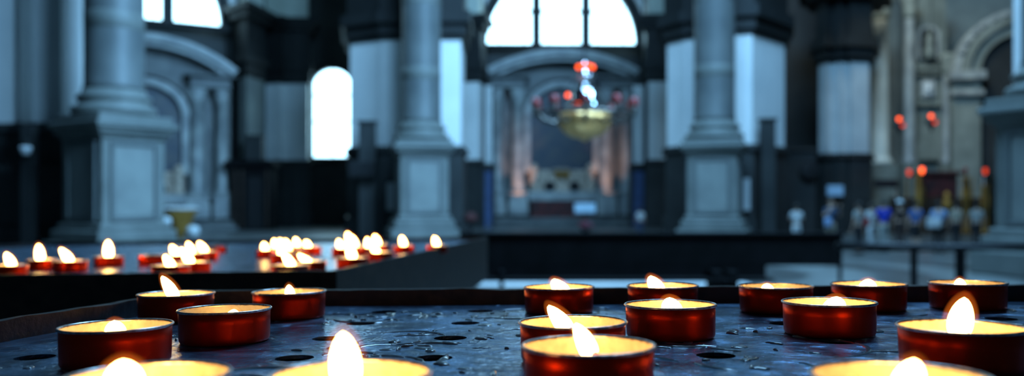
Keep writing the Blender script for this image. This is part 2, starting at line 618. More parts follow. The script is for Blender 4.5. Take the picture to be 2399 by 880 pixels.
# ---- great columns on pedestals
def great_column(x, y, rot, label, group='great columns of the octagon', top=26.0):
    t = thing('great_column', label, 'column', (x, y, 0), rot, group)
    bm = NB()
    box(bm, (0, 0, .28), (2.7, 2.7, .56), bev=.04)
    box(bm, (0, 0, .72), (2.4, 2.4, .34), bev=.06)
    box(bm, (0, 0, .98), (2.15, 2.15, .2), bev=.06)
    obj('plinth', bm, STONE, t)
    bm = NB()
    box(bm, (0, 0, 2.2), (1.9, 1.9, 2.5))
    obj('pedestal', bm, STONE, t)
    for k in range(4):
        a = k * PI / 2
        M = Matrix.Rotation(a, 4, 'Z')
        bm = NB()
        for (dx, dz, sx, sz) in ((-.66, 2.25, .1, 2.1), (.66, 2.25, .1, 2.1), (0, 3.3, 1.42, .1), (0, 1.2, 1.42, .1)):
            box(bm, (dx, -.98, dz), (sx, .08, sz), bev=.015)
        bmesh.ops.transform(bm, matrix=M, verts=bm.verts)
        obj('panel_moulding', bm, SHAFT, t)
        bm = NB()
        box(bm, (0, -.955, 2.25), (1.16, .03, 1.95))
        bmesh.ops.transform(bm, matrix=M, verts=bm.verts)
        obj('panel', bm, PEDP, t)
    bm = NB()
    box(bm, (0, 0, 3.52), (2.06, 2.06, .14), bev=.04)
    box(bm, (0, 0, 3.66), (2.3, 2.3, .16), bev=.05)
    box(bm, (0, 0, 3.82), (2.5, 2.5, .18), bev=.05)
    obj('cornice', bm, STONE, t)
    bm = NB()
    box(bm, (0, 0, 4.0), (2.25, 2.25, .2), bev=.03)
    lathe(bm, [(1.02, 4.1), (1.12, 4.16), (1.15, 4.26), (1.1, 4.36), (.98, 4.4), (.93, 4.48), (.95, 4.54), (1.0, 4.58), (1.0, 4.66), (.93, 4.7), (.86, 4.74), (.84, 4.85)], seg=48)
    obj('column_base', bm, STONE, t, True)
    bm = NB()
    lathe(bm, [(.84, 4.85), (.80, 5.0), (.795, 8.0), (.79, 11), (.78, 14), (.74, 20), (.70, top)], seg=56)
    obj('shaft', bm, SHAFT, t, True)
    for z in (6.55, 9.6, 12.8, 16.2, 19.6, 23.0):
        bm = NB(); lathe(bm, [(.785, z), (.803, z + .02), (.803, z + .5), (.785, z + .52)], seg=56)
        obj('shaft_drum_band', bm, STONE, t, True)
    return t


xl, yl = P(268, 23.2)
great_column(xl, yl, math.radians(58), 'tall grey column on a panelled pedestal, nearest and leftmost', 'great columns')
xc_, yc_ = P(987, 33)
great_column(xc_, yc_, math.radians(14), 'tall grey column on a pedestal just left of the middle altar', 'great columns')
xr, yr = P(1674, 32.4)
great_column(xr, yr, math.radians(-20), 'tall grey column on a pedestal just right of the middle altar', 'great columns')
xq, yq = P(2452, 18.6)
great_column(xq + .35, yq, math.radians(-62), 'pedestal and column cut by the right edge of the picture', 'great columns')


# ---- altars
def altar(x, y, rot, s, label, full=True, mats=(MARBLE, MARBLED), zs=.94, sag=1.25):
    t = thing('altar', label, 'altar', (x, y, 0), rot)
    t.scale = (1, 1, zs)
    A, Bm = mats
    bm = NB()
    box(bm, (0, .5, .15), (9.3 * s, 3.0, .3), bev=.03)
    box(bm, (0, .8, .45), (9.0 * s, 2.2, .3), bev=.03)
    obj('steps', bm, Bm, t)
    # backing wall
    bm = NB()
    for sx in (-1, 1):
        box(bm, (sx * 3.2 * s, 1.7, 5.0), (2.7 * s, .4, 8.8))
    box(bm, (0, 1.75, 9.3), (6.4 * s, .3, 1.2))
    obj('backing', bm, Bm, t)
    for sx in (-1, 1):
        for xx, rr in ((4.05, .34), (2.75, .42)):
            c = (sx * xx * s, .95)
            bm = NB()
            box(bm, (c[0], c[1], 1.2), (rr * 2.9, rr * 2.9, .9), bev=.04)
            box(bm, (c[0], c[1], 1.85), (rr * 2.7, rr * 2.7, .6), bev=.04)
            box(bm, (c[0], c[1], 2.2), (rr * 3.1, rr * 3.1, .16), bev=.04)
            obj('pedestal', bm, A, t)
            bm = NB()
            lathe(bm, [(rr * 1.35, 2.28), (rr * 1.4, 2.4), (rr * 1.15, 2.5), (rr * 1.1, 2.62), (rr, 2.75), (rr * .98, 5), (rr * .86, 8.1), (rr * .98, 8.15)], c=(c[0], c[1], 0), seg=24)
            obj('column', bm, A, t, True)
            bm = NB()
            lathe(bm, [(rr * .9, 8.15), (rr * 1.05, 8.3), (rr * 1.0, 8.4), (rr * 1.3, 8.75), (rr * 1.2, 8.85), (rr * 1.5, 9.1)], c=(c[0], c[1], 0), seg=16,
                  fn=lambda r, z, a: r * (1 + .08 * math.sin(8 * a)))
            obj('capital', bm, A, t, True)
        bm = NB()
        cxx = sx * 3.4 * s
        box(bm, (cxx, 1.0, 9.3), (2.2 * s, 1.2, .35), bev=.03)
        box(bm, (cxx, 1.05, 9.65), (2.1 * s, 1.1, .35), bev=.02)
        box(bm, (cxx, .95, 9.95), (2.7 * s, 1.6, .22), bev=.05)
        obj('entablature', bm, Bm, t)
    # segmental pediment
    R = ((4.55 * s) ** 2 + sag ** 2) / (2 * sag)
    a = math.asin(4.55 * s / R)
    cz = 10.05 - R * math.cos(a)
    zap = cz + R
    bm = NB()
    arc_band(bm, 0, cz - .25 * 0, R - .05, R + .38, PI / 2 - a, PI / 2 + a, .0, 1.7, 30)
    arc_band(bm, 0, cz, R - .35, R - .06, PI / 2 - a * .97, PI / 2 + a * .97, .3, 1.7, 30)
    obj('arched_pediment', bm, A, t)
    bm = NB()
    n = 24
    pts = [(R * math.sin(-a + 2 * a * i / n) * .93, cz + (R - .35) * math.cos(-a + 2 * a * i / n)) for i in range(n + 1)]
    f = [bm.verts.new((p[0], 1.3, p[1])) for p in pts] + [bm.verts.new((4.2 * s, 1.3, 9.4)), bm.verts.new((-4.2 * s, 1.3, 9.4))]
    g = [bm.verts.new((v.co.x, 1.7, v.co.z)) for v in f]
    m_ = len(f)
    for i in range(m_):
        bm.faces.new((f[i], f[(i + 1) % m_], g[(i + 1) % m_], g[i]))
    bm.faces.new(f); bm.faces.new(g[::-1])
    obj('tympanum', bm, Bm, t)
    # inner arch and painting
    ri = 1.95 * s
    zi = 7.35
    bm = NB()
    arc_band(bm, 0, zi, ri, ri + .42, 0, PI, .95, 1.6)
    for sx in (-1, 1):
        box(bm, (sx * (ri + .2), 1.3, (zi + 3.6) / 2), (.36, .5, zi - 3.6))
    obj('inner_arch', bm, A, t)
    bm = NB()
    arc_band(bm, 0, zi, ri + .55, ri + .8, .1, PI - .1, .85, 1.5)
    obj('outer_archivolt', bm, Bm, t)
    bm = NB()
    half_disc(bm, 0, zi, ri, 1.42, 1.55, 3.7)
    obj('altarpiece', bm, CANVAS, t, label='dark arched altarpiece canvas')
    # reredos
    bm = NB()
    box(bm, (0, 1.15, 3.0), (3.7 * s, .7, 1.5), bev=.05)
    for sx in (-1, 1):
        box(bm, (sx * 1.75 * s, 1.0, 3.15), (.55, .8, 1.7), bev=.12)
        lathe(bm, [(.0, 0), (.16, .05), (.2, .2), (.1, .35), (.22, .5), (.12, .75), (0, .8)], c=(sx * 1.75 * s, .85, 3.4), seg=12)
    lathe(bm, [(0, 0), (.5, .05), (.62, .15), (.5, .3), (0, .35)], c=(0, .95, 3.55), seg=16)
    obj('reredos', bm, WARMST, t)
    for sx in (-1, 1):
        bm = NB()
        lathe(bm, [(0, 0), (.34, 0), (.36, .1), (0, .12)], seg=20)
        bmesh.ops.rotate(bm, verts=bm.verts, cent=(0, 0, 0), matrix=Matrix.Rotation(PI / 2, 3, 'X'))
        bmesh.ops.translate(bm, verts=bm.verts, vec=(sx * .78, .8, 2.65))
        obj('dark_medallion', bm, BLACKC, t)
    bm = NB()
    lathe(bm, [(0, -.5), (.35, -.3), (.12, 0), (.35, .3), (0, .5)], seg=12, cap=False)
    bmesh.ops.rotate(bm, verts=bm.verts, cent=(0, 0, 0), matrix=Matrix.Rotation(PI / 2, 3, 'Y'))
    bmesh.ops.translate(bm, verts=bm.verts, vec=(0, .72, 3.45))
    obj('gilded_ornament', bm, GOLDD, t)
    bm = NB()
    box(bm, (0, .55, 1.95), (4.3 * s, 1.3, .1), bev=.02)
    box(bm, (0, .75, 2.15), (4.2 * s, .6, .35), bev=.02)
    box(bm, (0, -.11, 1.85), (4.3 * s, .03, .28))
    obj('altar_cloth', bm, A, t)
    bm = NB()
    box(bm, (0, .55, 1.2), (4.0 * s, 1.2, 1.4), bev=.03)
    obj('altar_table', bm, CLOTHR if full else Bm, t)
    return t


x, y = P(1320, 49.8)
altar(x, y, .04, 1.0, 'marble altar with paired columns, arched pediment and dark altarpiece in the middle chapel')
x, y = P(338, 42.2)
altar(x, y, math.radians(27), .98, 'side altar half hidden behind the left column', full=False, zs=.85, sag=1.85)
# warm spotlights on the inner columns of the middle altar
for px in (1215, 1428):
    xx, yy = P(px, 50.0)
    spot('altar_lamp', (xx * 1.0, 48.3, .7), (xx, 50.7, 3.9), 800, (1.0, .50, .30), 42, .05)

# ================================================================== furniture on the church floor
def pew(label, px0, px1, Y, top, low, foot):
    x0, _ = P(px0, Y); x1, _ = P(px1, Y)
    w = x1 - x0
    t = thing('pew', label, 'bench', ((x0 + x1) / 2, Y, 0))
    bm = NB(); box(bm, (0, 0, (top + low) / 2), (w, .06, top - low), bev=.01); obj('backrest', bm, WOOD, t)
    bm = NB(); box(bm, (0, -.02, top), (w + .05, .16, .06), bev=.015); obj('top_rail', bm, WOOD, t)
    bm = NB(); box(bm, (-.1 * w, -.25, .46), (w * .8, .42, .05), bev=.01); obj('seat', bm, WOOD, t)
    bm = NB(); box(bm, (-.1 * w, .0, .54), (w * .8, .05, .3), bev=.01); obj('lower_board', bm, WOOD, t)
    for q in (0.0, .1, .66, .70, .995):
        bm = NB()
        xx = -w / 2 + .04 + (w - .08) * q
        if q > .9:
            continue
        box(bm, (xx, -.16, .3), (.07 if q < .5 else .16, .5, .6), bev=.01)
        obj('leg', bm, WOOD, t)
    return t


pew('long black wooden pew across the middle, behind the candle tray', 1082, 1972, 13.5, 1.19, .66, 0)

Y = 10.6
t = thing('barrier_rail', 'dark horizontal handrail on posts at the right, in front of the people', 'railing', (P(2200, Y)[0], Y, 0))
zr = PZ(579, Y)
bm = NB()
x0 = P(1960, Y)[0] - P(2200, Y)[0]
tube(bm, [(x0, 0, zr + .02), (0, 0, zr), (2.8, 0, zr + .03)], .05, 12); obj('handrail', bm, IRON, t, True)
for px, wd in ((1968, .05), (2141, .09), (2250, .13), (2560, .1)):
    bm = NB()
    xx = P(px, Y)[0] - P(2200, Y)[0]
    lathe(bm, [(.16, 0), (.16, .03), (wd / 2, .08), (wd / 2, zr), (0, zr + .01)], c=(xx, 0, 0), seg=16)
    obj('post', bm, IRON, t)

bm = NB()
x0, _ = P(1066, 17.0); x1, _ = P(1742, 17.0)
box(bm, ((x0 + x1) / 2, 17.05, .015), (x1 - x0, 1.7, .03), bev=.005)  # thin pale slab lying on the floor below the pew
struct(obj('trim_1', bm, PALE), 'pale band on the floor seen under the pew', 'floor')

# gilded offering stand by the left pedestal
x, y = P(422, 26.0)
t = thing('gilded_stand', 'gold vessel-shaped stand with pale top, right of the left pedestal', 'stand', (x, y, 0))
z0 = PZ(565, 26)
zt = PZ(490, 26)
bm = NB(); lathe(bm, [(.3, 0), (.32, .06), (.1, .12), (.09, zt - .85), (.2, zt - .75), (.3, zt - .55), (.42, zt - .25), (.55, zt - .05), (.56, zt)], seg=20); obj('body', bm, GOLDD, t, True)
bm = NB(); lathe(bm, [(.6, zt), (.62, zt + .05), (.5, zt + .08)], seg=20); obj('rim', bm, PALE, t)
for px, py, m, lab in ((386, 520, PLASTERM, 'pale round ball-like object left of the gold stand'), (452, 541, PLASTERM, 'pale rounded bundle below and right of the gold stand')):
    x, y = P(px, 25.4)
    zc = PZ(py, 25.4)
    t = thing('floor_urn', lab, 'urn', (x, y, 0))
    bm = NB(); lathe(bm, [(.0, zc - .22), (.15, zc - .18), (.21, zc), (.18, zc + .12), (.1, zc + .17), (0, zc + .18)], seg=18); obj('bowl', bm, m, t, True)
    bm = NB(); lathe(bm, [(.2, 0), (.2, .05), (.05, .1), (.05, zc - .2), (.1, zc - .17)], seg=14); obj('pedestal', bm, IRON, t)

# small dark/red flower stand & traffic things by the middle-left pedestal
x, y = P(1102, 34)
t = thing('votive_stand', 'small dark stand with a red cover right of the middle-left pedestal', 'stand', (x, y, 0))
bm = NB(); lathe(bm, [(.25, 0), (.25, .05), (.06, .1), (.06, .7), (.28, .75), (.3, .8)], seg=16); obj('pedestal', bm, IRON, t)
bm = NB(); lathe(bm, [(.3, .8), (.32, .95), (.2, 1.15), (0, 1.2)], seg=16); obj('red_cover', bm, CLOTHR, t, True)

# ================================================================== sanctuary on the right
Ys = 46.0
def scol(px, r_px, py0, py1, m, lab, Y=Ys):
    x, y = P(px, Y)
    r = r_px * Y / FPX
    zb, zt = PZ(py1, Y), PZ(py0, Y)
    t = thing('sanctuary_column', lab, 'column', (x, y, 0))
    bm = NB(); box(bm, (0, 0, (zb - .3) / 2), (r * 2.8, r * 2.8, zb - .3), bev=.05); obj('pedestal', bm, SSTONE, t)
    bm = NB(); lathe(bm, [(r * 1.35, zb - .3), (r * 1.4, zb - .15), (r * 1.15, zb), (r, zb + .2), (r * .9, zt), (r * 1.0, zt + .05)], seg=28); obj('shaft', bm, m, t, True)
    bm = NB()
    lathe(bm, [(r * .95, zt + .05), (r * 1.1, zt + .4), (r * 1.05, zt + .5), (r * 1.45, zt + 1.1), (r * 1.6, zt + 1.3)], seg=20, fn=lambda q, z, a: q * (1 + .07 * math.sin(8 * a)))
    obj('capital', bm, SSTONE, t, True)
    return t


WARMP = mat('cream_marble', (.80, .78, .68), (.62, .62, .55), .8, .4)
scol(2060, 21, 52, 372, WARMP, 'broad cream column at the left edge of the sanctuary')
scol(2130, 13, 48, 372, MARBLE, 'slimmer pale column right of the broad cream column')
scol(2218, 11, 180, 372, MARBLE, 'short pale column at the right of the small niche')

x, y = P(2176, 47.0)
t = thing('statue_niche', 'tall stone bay with a statue in a dark niche above a small framed relief', 'niche', (x, y, 0))
S = 47.0 / FPX
bm = NB()
box(bm, (0, .6, PZ(-30, 47) / 2), (90 * S, .8, PZ(-30, 47)))
obj('bay_wall', bm, SSTONE, t)
bm = NB(); zc = PZ(85, 47); half_disc(bm, 0, zc, 20 * S, .1, .3, PZ(140, 47)); obj('niche_shade_panel', bm, BLACKC, t)  # flat black panel, the niche's inner shade put into its colour
bm = NB(); arc_band(bm, 0, zc, 20 * S, 27 * S, 0, PI, .0, .3)
for s in (-1, 1): box(bm, (s * 23.5 * S, .15, (zc + PZ(140, 47)) / 2), (7 * S, .3, zc - PZ(140, 47)))
obj('niche_frame', bm, MARBLE, t)
bm = NB()
zb = PZ(140, 47)
lathe(bm, [(.0, zb), (.32, zb + .02), (.27, zb + .5), (.2, zb + .9), (.26, zb + 1.25), (.1, zb + 1.45), (.07, zb + 1.5), (.12, zb + 1.6), (.1, zb + 1.75), (0, zb + 1.8)], c=(0, -.1, 0), seg=14, fn=lambda q, z, a: q * (1 + .12 * math.sin(3 * a + z * 3)))
obj('statue', bm, SSTONE, t, True)
for py_, w_, d_, h_ in ((160, 100, .7, 12), (173, 92, .5, 8), (372, 96, .6, 9), (245, 90, .5, 7)):
    bm = NB(); box(bm, (0, .1, PZ(py_, 47)), (w_ * S, d_, h_ * S), bev=.05)
    obj('string_course', bm, SSTONE, t)
bm = NB(); box(bm, (0, .1, PZ(207, 47)), (34 * S, .2, 42 * S), bev=.04); obj('relief_frame', bm, MARBLE, t)
bm = NB(); box(bm, (0, -.01, PZ(207, 47)), (22 * S, .1, 30 * S), bev=.04); lathe(bm, [(0, -.25), (.2, -.1), (.15, .15), (0, .25)], c=(0, -.05, PZ(207, 47)), seg=10); obj('relief', bm, PALE, t)

# big arch at the right of the sanctuary
x, y = P(2395, 44.0)
t = thing('sanctuary_arch', 'large grey coffered arch rising behind the right-hand pedestal', 'arch', (x, y, 0), -.25)
S = 44.0 / FPX
zc = PZ(165, 44)
for r0, r1, m, nm, yy in ((112, 128, SSTONE, 'outer_moulding', -.2), (130, 146, MARBLE, 'archivolt', -.05), (86, 108, SSTONE, 'inner_moulding', .1)):
    bm = NB(); arc_band(bm, 0, zc, r0 * S, r1 * S, 0, PI, yy, .8, 36)
    obj(nm, bm, m, t)
bm = NB(); half_disc(bm, 0, zc, 87 * S, .5, .7, 3.0); obj('dark_opening', bm, ENT, t)
for s in (-1,):
    bm = NB(); box(bm, (s * 118 * S, .3, zc / 2), (62 * S, .8, zc), bev=.05); obj('arch_pier', bm, SSTONE, t)
    bm = NB(); box(bm, (s * 118 * S, .1, zc - .2), (76 * S, 1.2, .5), bev=.06); box(bm, (s * 118 * S, .1, PZ(215, 44)), (70 * S, 1.1, .3), bev=.06); obj('impost', bm, MARBLE, t)
for k in range(7):
    a = PI * (.52 + .06 * k)
    bm = NB()
    box(bm, (138 * S * math.cos(a), -.1, zc + 138 * S * math.sin(a)), (.3, .2, .3), bev=.06)
    obj('rosette', bm, MARBLE, t)

# high altar with gilded columns
x, y = P(2205, 40.0)
S = 40.0 / FPX
t = thing('high_altar', 'dark high altar between two gilded columns behind the standing people', 'altar', (x, y, 0))
bm = NB(); box(bm, (0, .6, .9), (190 * S, 1.4, 1.8), bev=.05); obj('altar_table', bm, WOOD2, t)
bm = NB(); box(bm, (0, .5, (1.8 + PZ(405, 40)) / 2), (84 * S, .8, PZ(405, 40) - 1.8), bev=.05); box(bm, (0, .4, PZ(405, 40)), (100 * S, 1.0, .2), bev=.05); obj('tabernacle', bm, CLOTHR, t)
bm = NB(); lathe(bm, [(0, 1.2), (.25, 1.25), (.2, 1.6), (.1, 1.8), (.16, 1.95), (0, 2.1)], c=(.1, -.35, 0), seg=14); obj('gilded_figure', bm, GOLDD, t, True)
for px, py0, py1 in ((2145, 412, 485), (2253, 420, 478), (2297, 440, 490)):
    bm = NB()
    xx = (px - 2205) * S
    z0, z1 = PZ(py1, 40), PZ(py0, 40)
    lathe(bm, [(.2, 0), (.22, .1), (.14, .2), (.14, z0), (.2, z0 + .08), (.22, (z0 + z1) / 2), (.14, z1), (.2, z1 + .08), (.05, z1 + .12), (.04, z1 + .3), (0, z1 + .32)], c=(xx, -.4, 0), seg=16)
    obj('gilded_column', bm, GOLDD, t, True)
for k in range(9):
    bm = NB()
    xx = (2110 + 26 * k - 2205) * S
    lathe(bm, [(.06, 1.8), (.03, 1.85), (.03, 2.3), (.05, 2.33), (.022, 2.36), (.022, 2.7 + .08 * (k % 3)), (0, 2.72 + .08 * (k % 3))], c=(xx, .5, 0), seg=8)
    obj('altar_candlestick', bm, GOLDD if k % 2 else CLOTHW, t)


# ---- hanging sanctuary lamps with red glasses
def hang_lamp(px, py, Y, lit, label, double=False):
    x, y = P(px, Y)
    z = PZ(py, Y)
    s = Y / FPX
    t = thing('hanging_lamp', label, 'lamp', (x, y, z))
    bm = NB(); lathe(bm, [(0, -4 * s), (3.5 * s, -3 * s), (4.5 * s, 0), (4 * s, 3 * s), (3.5 * s, 4 * s)], seg=18)
    g = obj('red_glass', bm, REDGLASS if lit else REDDIM, t, True, label='glowing red glass' if lit else 'dim red glass')
    bm = NB()
    lathe(bm, [(0, -38 * s), (4 * s, -34 * s), (3 * s, -28 * s), (10 * s, -18 * s), (12 * s, -10 * s), (8 * s, -7 * s)], seg=16)
    obj('lamp_body', bm, IRON, t, True)
    bm = NB()
    for k in range(3):
        a = 2 * PI * k / 3 + .4
        tube(bm, [(10 * s * math.cos(a), 10 * s * math.sin(a), -10 * s), (2 * s * math.cos(a), 2 * s * math.sin(a), 30 * s)], .012, 5)
    tube(bm, [(0, 0, 30 * s), (0, 0, UP - z)], .015, 5)
    obj('chain', bm, IRON, t)
    if double:
        bm = NB(); lathe(bm, [(0, -4 * s), (3.5 * s, -3 * s), (4.5 * s, 0), (3.5 * s, 4 * s)], c=(1.5 * s, -.25, -16 * s), seg=18)
        obj('lower_glass', bm, REDG2, t, True)


hang_lamp(2107, 279, 33, True, 'hanging lamp with paired red glasses before the broad cream column', True)
hang_lamp(2182, 272, 33, True, 'hanging lamp with paired red glasses before the niche', True)
for px, py, m, lab in ((2130, 403, REDG2, 'small red votive glass just left of the brighter one above the gilded column'),
                       (2160, 398, REDGLASS, 'bright orange-red votive glass above the left gilded column'),
                       (2262, 398, REDDIM, 'dim red votive glass above the right gilded column'),
                       (2308, 400, REDG2, 'faint red votive glass rightmost over the high altar')):
    x, y = P(px, 38.9)
    z = PZ(py, 38.9)
    t = thing('votive_lamp', lab, 'lamp', (x, y, 0))
    bm = NB(); lathe(bm, [(0, z - .17), (.06, z - .14), (.09, z), (.08, z + .1), (.07, z + .12)], seg=16); obj('red_glass', bm, m, t, True)
    bm = NB(); lathe(bm, [(.2, 0), (.2, .04), (.04, .1), (.03, z - .3), (.1, z - .2), (.12, z - .17)], seg=12); obj('stand', bm, IRON, t)

# ---- great hanging lamp over the octagon
Yl = 19.0
S = Yl / FPX
x, y = P(1369, Yl)
zc = PZ(265, Yl)
t = thing('great_hanging_lamp', 'large silver and gilt hanging lamp with a ring of red glasses', 'lamp', (x, y, zc))
bm = NB()
lathe(bm, [(0, -66 * S), (6 * S, -64 * S), (9 * S, -60 * S), (26 * S, -57 * S), (44 * S, -48 * S), (57 * S, -34 * S), (63 * S, -18 * S), (64 * S, -8 * S), (58 * S, -2 * S), (40 * S, 4 * S)], seg=40,
      fn=lambda r, z, a: r * (1 + .04 * math.sin(12 * a)))
obj('gilt_bowl', bm, GOLD, t, True, label='gilt bowl of the lamp')
bm = NB()
lathe(bm, [(40 * S, 2 * S), (46 * S, 12 * S), (42 * S, 24 * S), (34 * S, 34 * S), (36 * S, 44 * S), (28 * S, 56 * S), (14 * S, 62 * S), (10 * S, 74 * S), (24 * S, 82 * S), (26 * S, 88 * S), (12 * S, 92 * S), (6 * S, 104 * S), (3 * S, 120 * S), (0, 122 * S)], seg=40,
      fn=lambda r, z, a: r * (1 + .05 * math.sin(10 * a)))
obj('silver_body', bm, SILVER, t, True, label='bright silver upper body')
bm = NB()
tube(bm, [(118 * S * math.cos(2 * PI * k / 48), 118 * S * math.sin(2 * PI * k / 48), -4 * S) for k in range(48)], 4 * S, 8, closed=True)
obj('ring', bm, SILVD, t, True)
for k, lit in zip(range(10), (0, 0, 0, 0, 0, 0, 1, 1, 0, 0)):
    a = 2 * PI * k / 10 + .25
    co, si = math.cos(a), math.sin(a)
    bm = NB()
    tube(bm, [(50 * S * co, 50 * S * si, -10 * S), (75 * S * co, 75 * S * si, -24 * S), (100 * S * co, 100 * S * si, -16 * S), (118 * S * co, 118 * S * si, 4 * S)], 4 * S, 8)
    lathe(bm, [(3 * S, 0), (10 * S, 4 * S), (11 * S, 8 * S), (4 * S, 8 * S)], c=(118 * S * co, 118 * S * si, 2 * S), seg=12)
    arm = obj('arm', bm, SILVD, t, True)
    bm = NB()
    lathe(bm, [(0, 8 * S), (9 * S, 9 * S), (11 * S, 20 * S), (9 * S, 31 * S)], c=(118 * S * co, 118 * S * si, 0), seg=14)
    obj('red_glass', bm, REDDIM, arm, True)
for dx, dz, m in ((-42, 35, REDGLASS), (-16, 103, REDGLASS), (-4, 107, REDGLASS), (8, 106, REDGLASS), (17, 103, REDGLASS)):
    bm = NB()
    lathe(bm, [(0, -4 * S), (3.5 * S, -3 * S), (4.5 * S, 0), (3 * S, 5 * S), (0, 6 * S)], c=(dx * S, -50 * S if dz < 50 else -26 * S, dz * S), seg=12)
    g_ = obj('burning_light', bm, m, t, True)
    bm = NB()
    tube(bm, [(dx * S, -50 * S if dz < 50 else -26 * S, (dz - 3) * S), (dx * .6 * S, -20 * S, (dz - 16) * S), (dx * .3 * S, -5 * S, (dz - 18) * S)], 1.2 * S, 6)
    obj('bracket', bm, SILVD, g_)
for k in range(4):
    a = PI / 4 + k * PI / 2
    bm = NB()
    tube(bm, [(112 * S * math.cos(a), 112 * S * math.sin(a), 0), (16 * S * math.cos(a), 16 * S * math.sin(a), 92 * S)], .012, 5)
    obj('chain', bm, IRON, t)
bm = NB(); tube(bm, [(0, 0, 120 * S), (0, 0, UP - zc)], .02, 6); obj('suspension_chain', bm, IRON, t)


# ================================================================== people
def person(px, Y, label, face=0.0, height=1.68, top=None, legs=None, hair=HAIR, hat=None, skirt=False, shorts=False, bag=None, arms='down', stride=.1):
    x, y = P(px, Y)
    t = thing('person', label, 'person', (x, y, 0), face)
    k = height / 1.75

    def skin(name, nodes, edges, m, root=0, sub=2, parent=t):
        me = bpy.data.meshes.new(name)
        me.from_pydata([(a * k, b_ * k, c * k) for (a, b_, c, r_) in nodes], edges, [])
        o = bpy.data.objects.new(name, me)
        COL.objects.link(o)
        o.parent = parent
        mo = o.modifiers.new('skin', 'SKIN')
        sv = me.skin_vertices[0].data
        for i, n_ in enumerate(nodes):
            rr = n_[3]
            if isinstance(rr, tuple):
                sv[i].radius = (rr[0] * k, rr[1] * k)
            else:
                sv[i].radius = (rr * k, rr * k)
            sv[i].use_root = (i == root)
        mo.use_smooth_shade = True
        su = o.modifiers.new('sub', 'SUBSURF'); su.levels = sub; su.render_levels = sub
        dg = bpy.context.evaluated_depsgraph_get()
        me2 = bpy.data.meshes.new_from_object(o.evaluated_get(dg))
        o.modifiers.clear()
        o.data = me2
        for p_ in me2.polygons:
            p_.use_smooth = True
        me2.materials.clear()
        me2.materials.append(m)
        return o

    st = stride
    if arms == 'bag':
        el = [(-.27, .02, 1.15), (-.2, -.16, 1.02)]
        er = [(.27, .03, 1.13), (.27, -.05, .88)]
    elif arms == 'fold':
        el = [(-.26, -.02, 1.16), (-.06, -.22, 1.15)]
        er = [(.26, -.02, 1.16), (.06, -.2, 1.18)]
    elif arms == 'raise':
        el = [(-.3, -.08, 1.2), (-.14, -.26, 1.48)]
        er = [(.3, -.08, 1.2), (.14, -.26, 1.48)]
    else:
        el = [(-.25, .03, 1.13), (-.26, -.05, .88)]
        er = [(.25, .03, 1.13), (.26, -.05, .88)]

    def hand(e, w, s):
        d = (Vector(w) - Vector(e)).normalized()
        p = Vector(w) + d * .07
        return (p.x, p.y, p.z)
    nodes = [(0, 0, .98, (.15, .11)), (0, 0, 1.15, (.125, .095)), (0, .01, 1.36, (.155, .105)), (0, .01, 1.47, (.07, .06)), (0, 0, 1.54, .052), (0, -.01, 1.61, (.075, .09)), (0, -.01, 1.69, (.078, .095)), (0, 0, 1.745, (.05, .055)),
             (-.18, .01, 1.42, .055), (*el[0], .042), (*el[1], .03), (*hand(el[0], el[1], -1), .032),
             (.18, .01, 1.42, .055), (*er[0], .042), (*er[1], .03), (*hand(er[0], er[1], 1), .032),
             (-.09, 0, .88, .085), (-.1, -st * .4, .5, .058), (-.1, st * .3, .09, .038), (-.11, -.12 + st * .3, .035, .034),
             (.09, 0, .88, .085), (.1, st * .3, .5, .058), (.1, st * .6, .09, .038), (.12, -.12 + st * .6, .035, .034)]
    edges = [(0, 1), (1, 2), (2, 3), (3, 4), (4, 5), (5, 6), (6, 7), (2, 8), (8, 9), (9, 10), (10, 11), (2, 12), (12, 13), (13, 14), (14, 15),
             (0, 16), (16, 17), (17, 18), (18, 19), (0, 20), (20, 21), (21, 22), (22, 23)]
    body = skin('body', nodes, edges, SKIN)
    # fingers and thumb, joined into the same body mesh
    bmh = NB()
    bmh.from_mesh(body.data)
    for e, w in (el, er):
        e, w = Vector(e), Vector(w)
        d = (w - e).normalized()
        side = d.cross(Vector((0, 1, 0)) if abs(d.y) < .8 else Vector((1, 0, 0))).normalized()
        nrm = d.cross(side)
        for q, ln in ((-.027, .06), (-.009, .072), (.009, .068), (.027, .052)):
            p0 = w + d * .09 + nrm * q
            tube(bmh, [p0 * k, (p0 + d * ln * .5 + side * .004) * k, (p0 + d * ln + side * .02) * k], .0085 * k, 6)
        p0 = w + d * .05 + nrm * .03
        tube(bmh, [p0 * k, (p0 + d * .03 + nrm * .025) * k, (p0 + d * .06 + nrm * .03) * k], .0095 * k, 6)
    # face: nose, ears
    box(bmh, (0, -.112 * k, 1.64 * k), (.022 * k, .03 * k, .04 * k), bev=.006)
    for s in (-1, 1):
        box(bmh, (s * .082 * k, .0, 1.645 * k), (.014 * k, .035 * k, .055 * k), bev=.005)
    bmh.to_mesh(body.data)
    bmh.free()
    g = .018
    tn = [(0, 0, .95, (.165 + g, .13)), (0, 0, 1.15, (.14 + g, .115)), (0, .01, 1.36, (.168 + g, .125)), (0, .01, 1.46, (.085, .075)),
          (-.18, .01, 1.42, .073), tuple(Vector((-.18, .01, 1.42)).lerp(Vector(el[0]), .75)) + (.062,),
          (.18, .01, 1.42, .073), tuple(Vector((.18, .01, 1.42)).lerp(Vector(er[0]), .75)) + (.062,)]
    skin('shirt', tn, [(0, 1), (1, 2), (2, 3), (2, 4), (4, 5), (2, 6), (6, 7)], top)
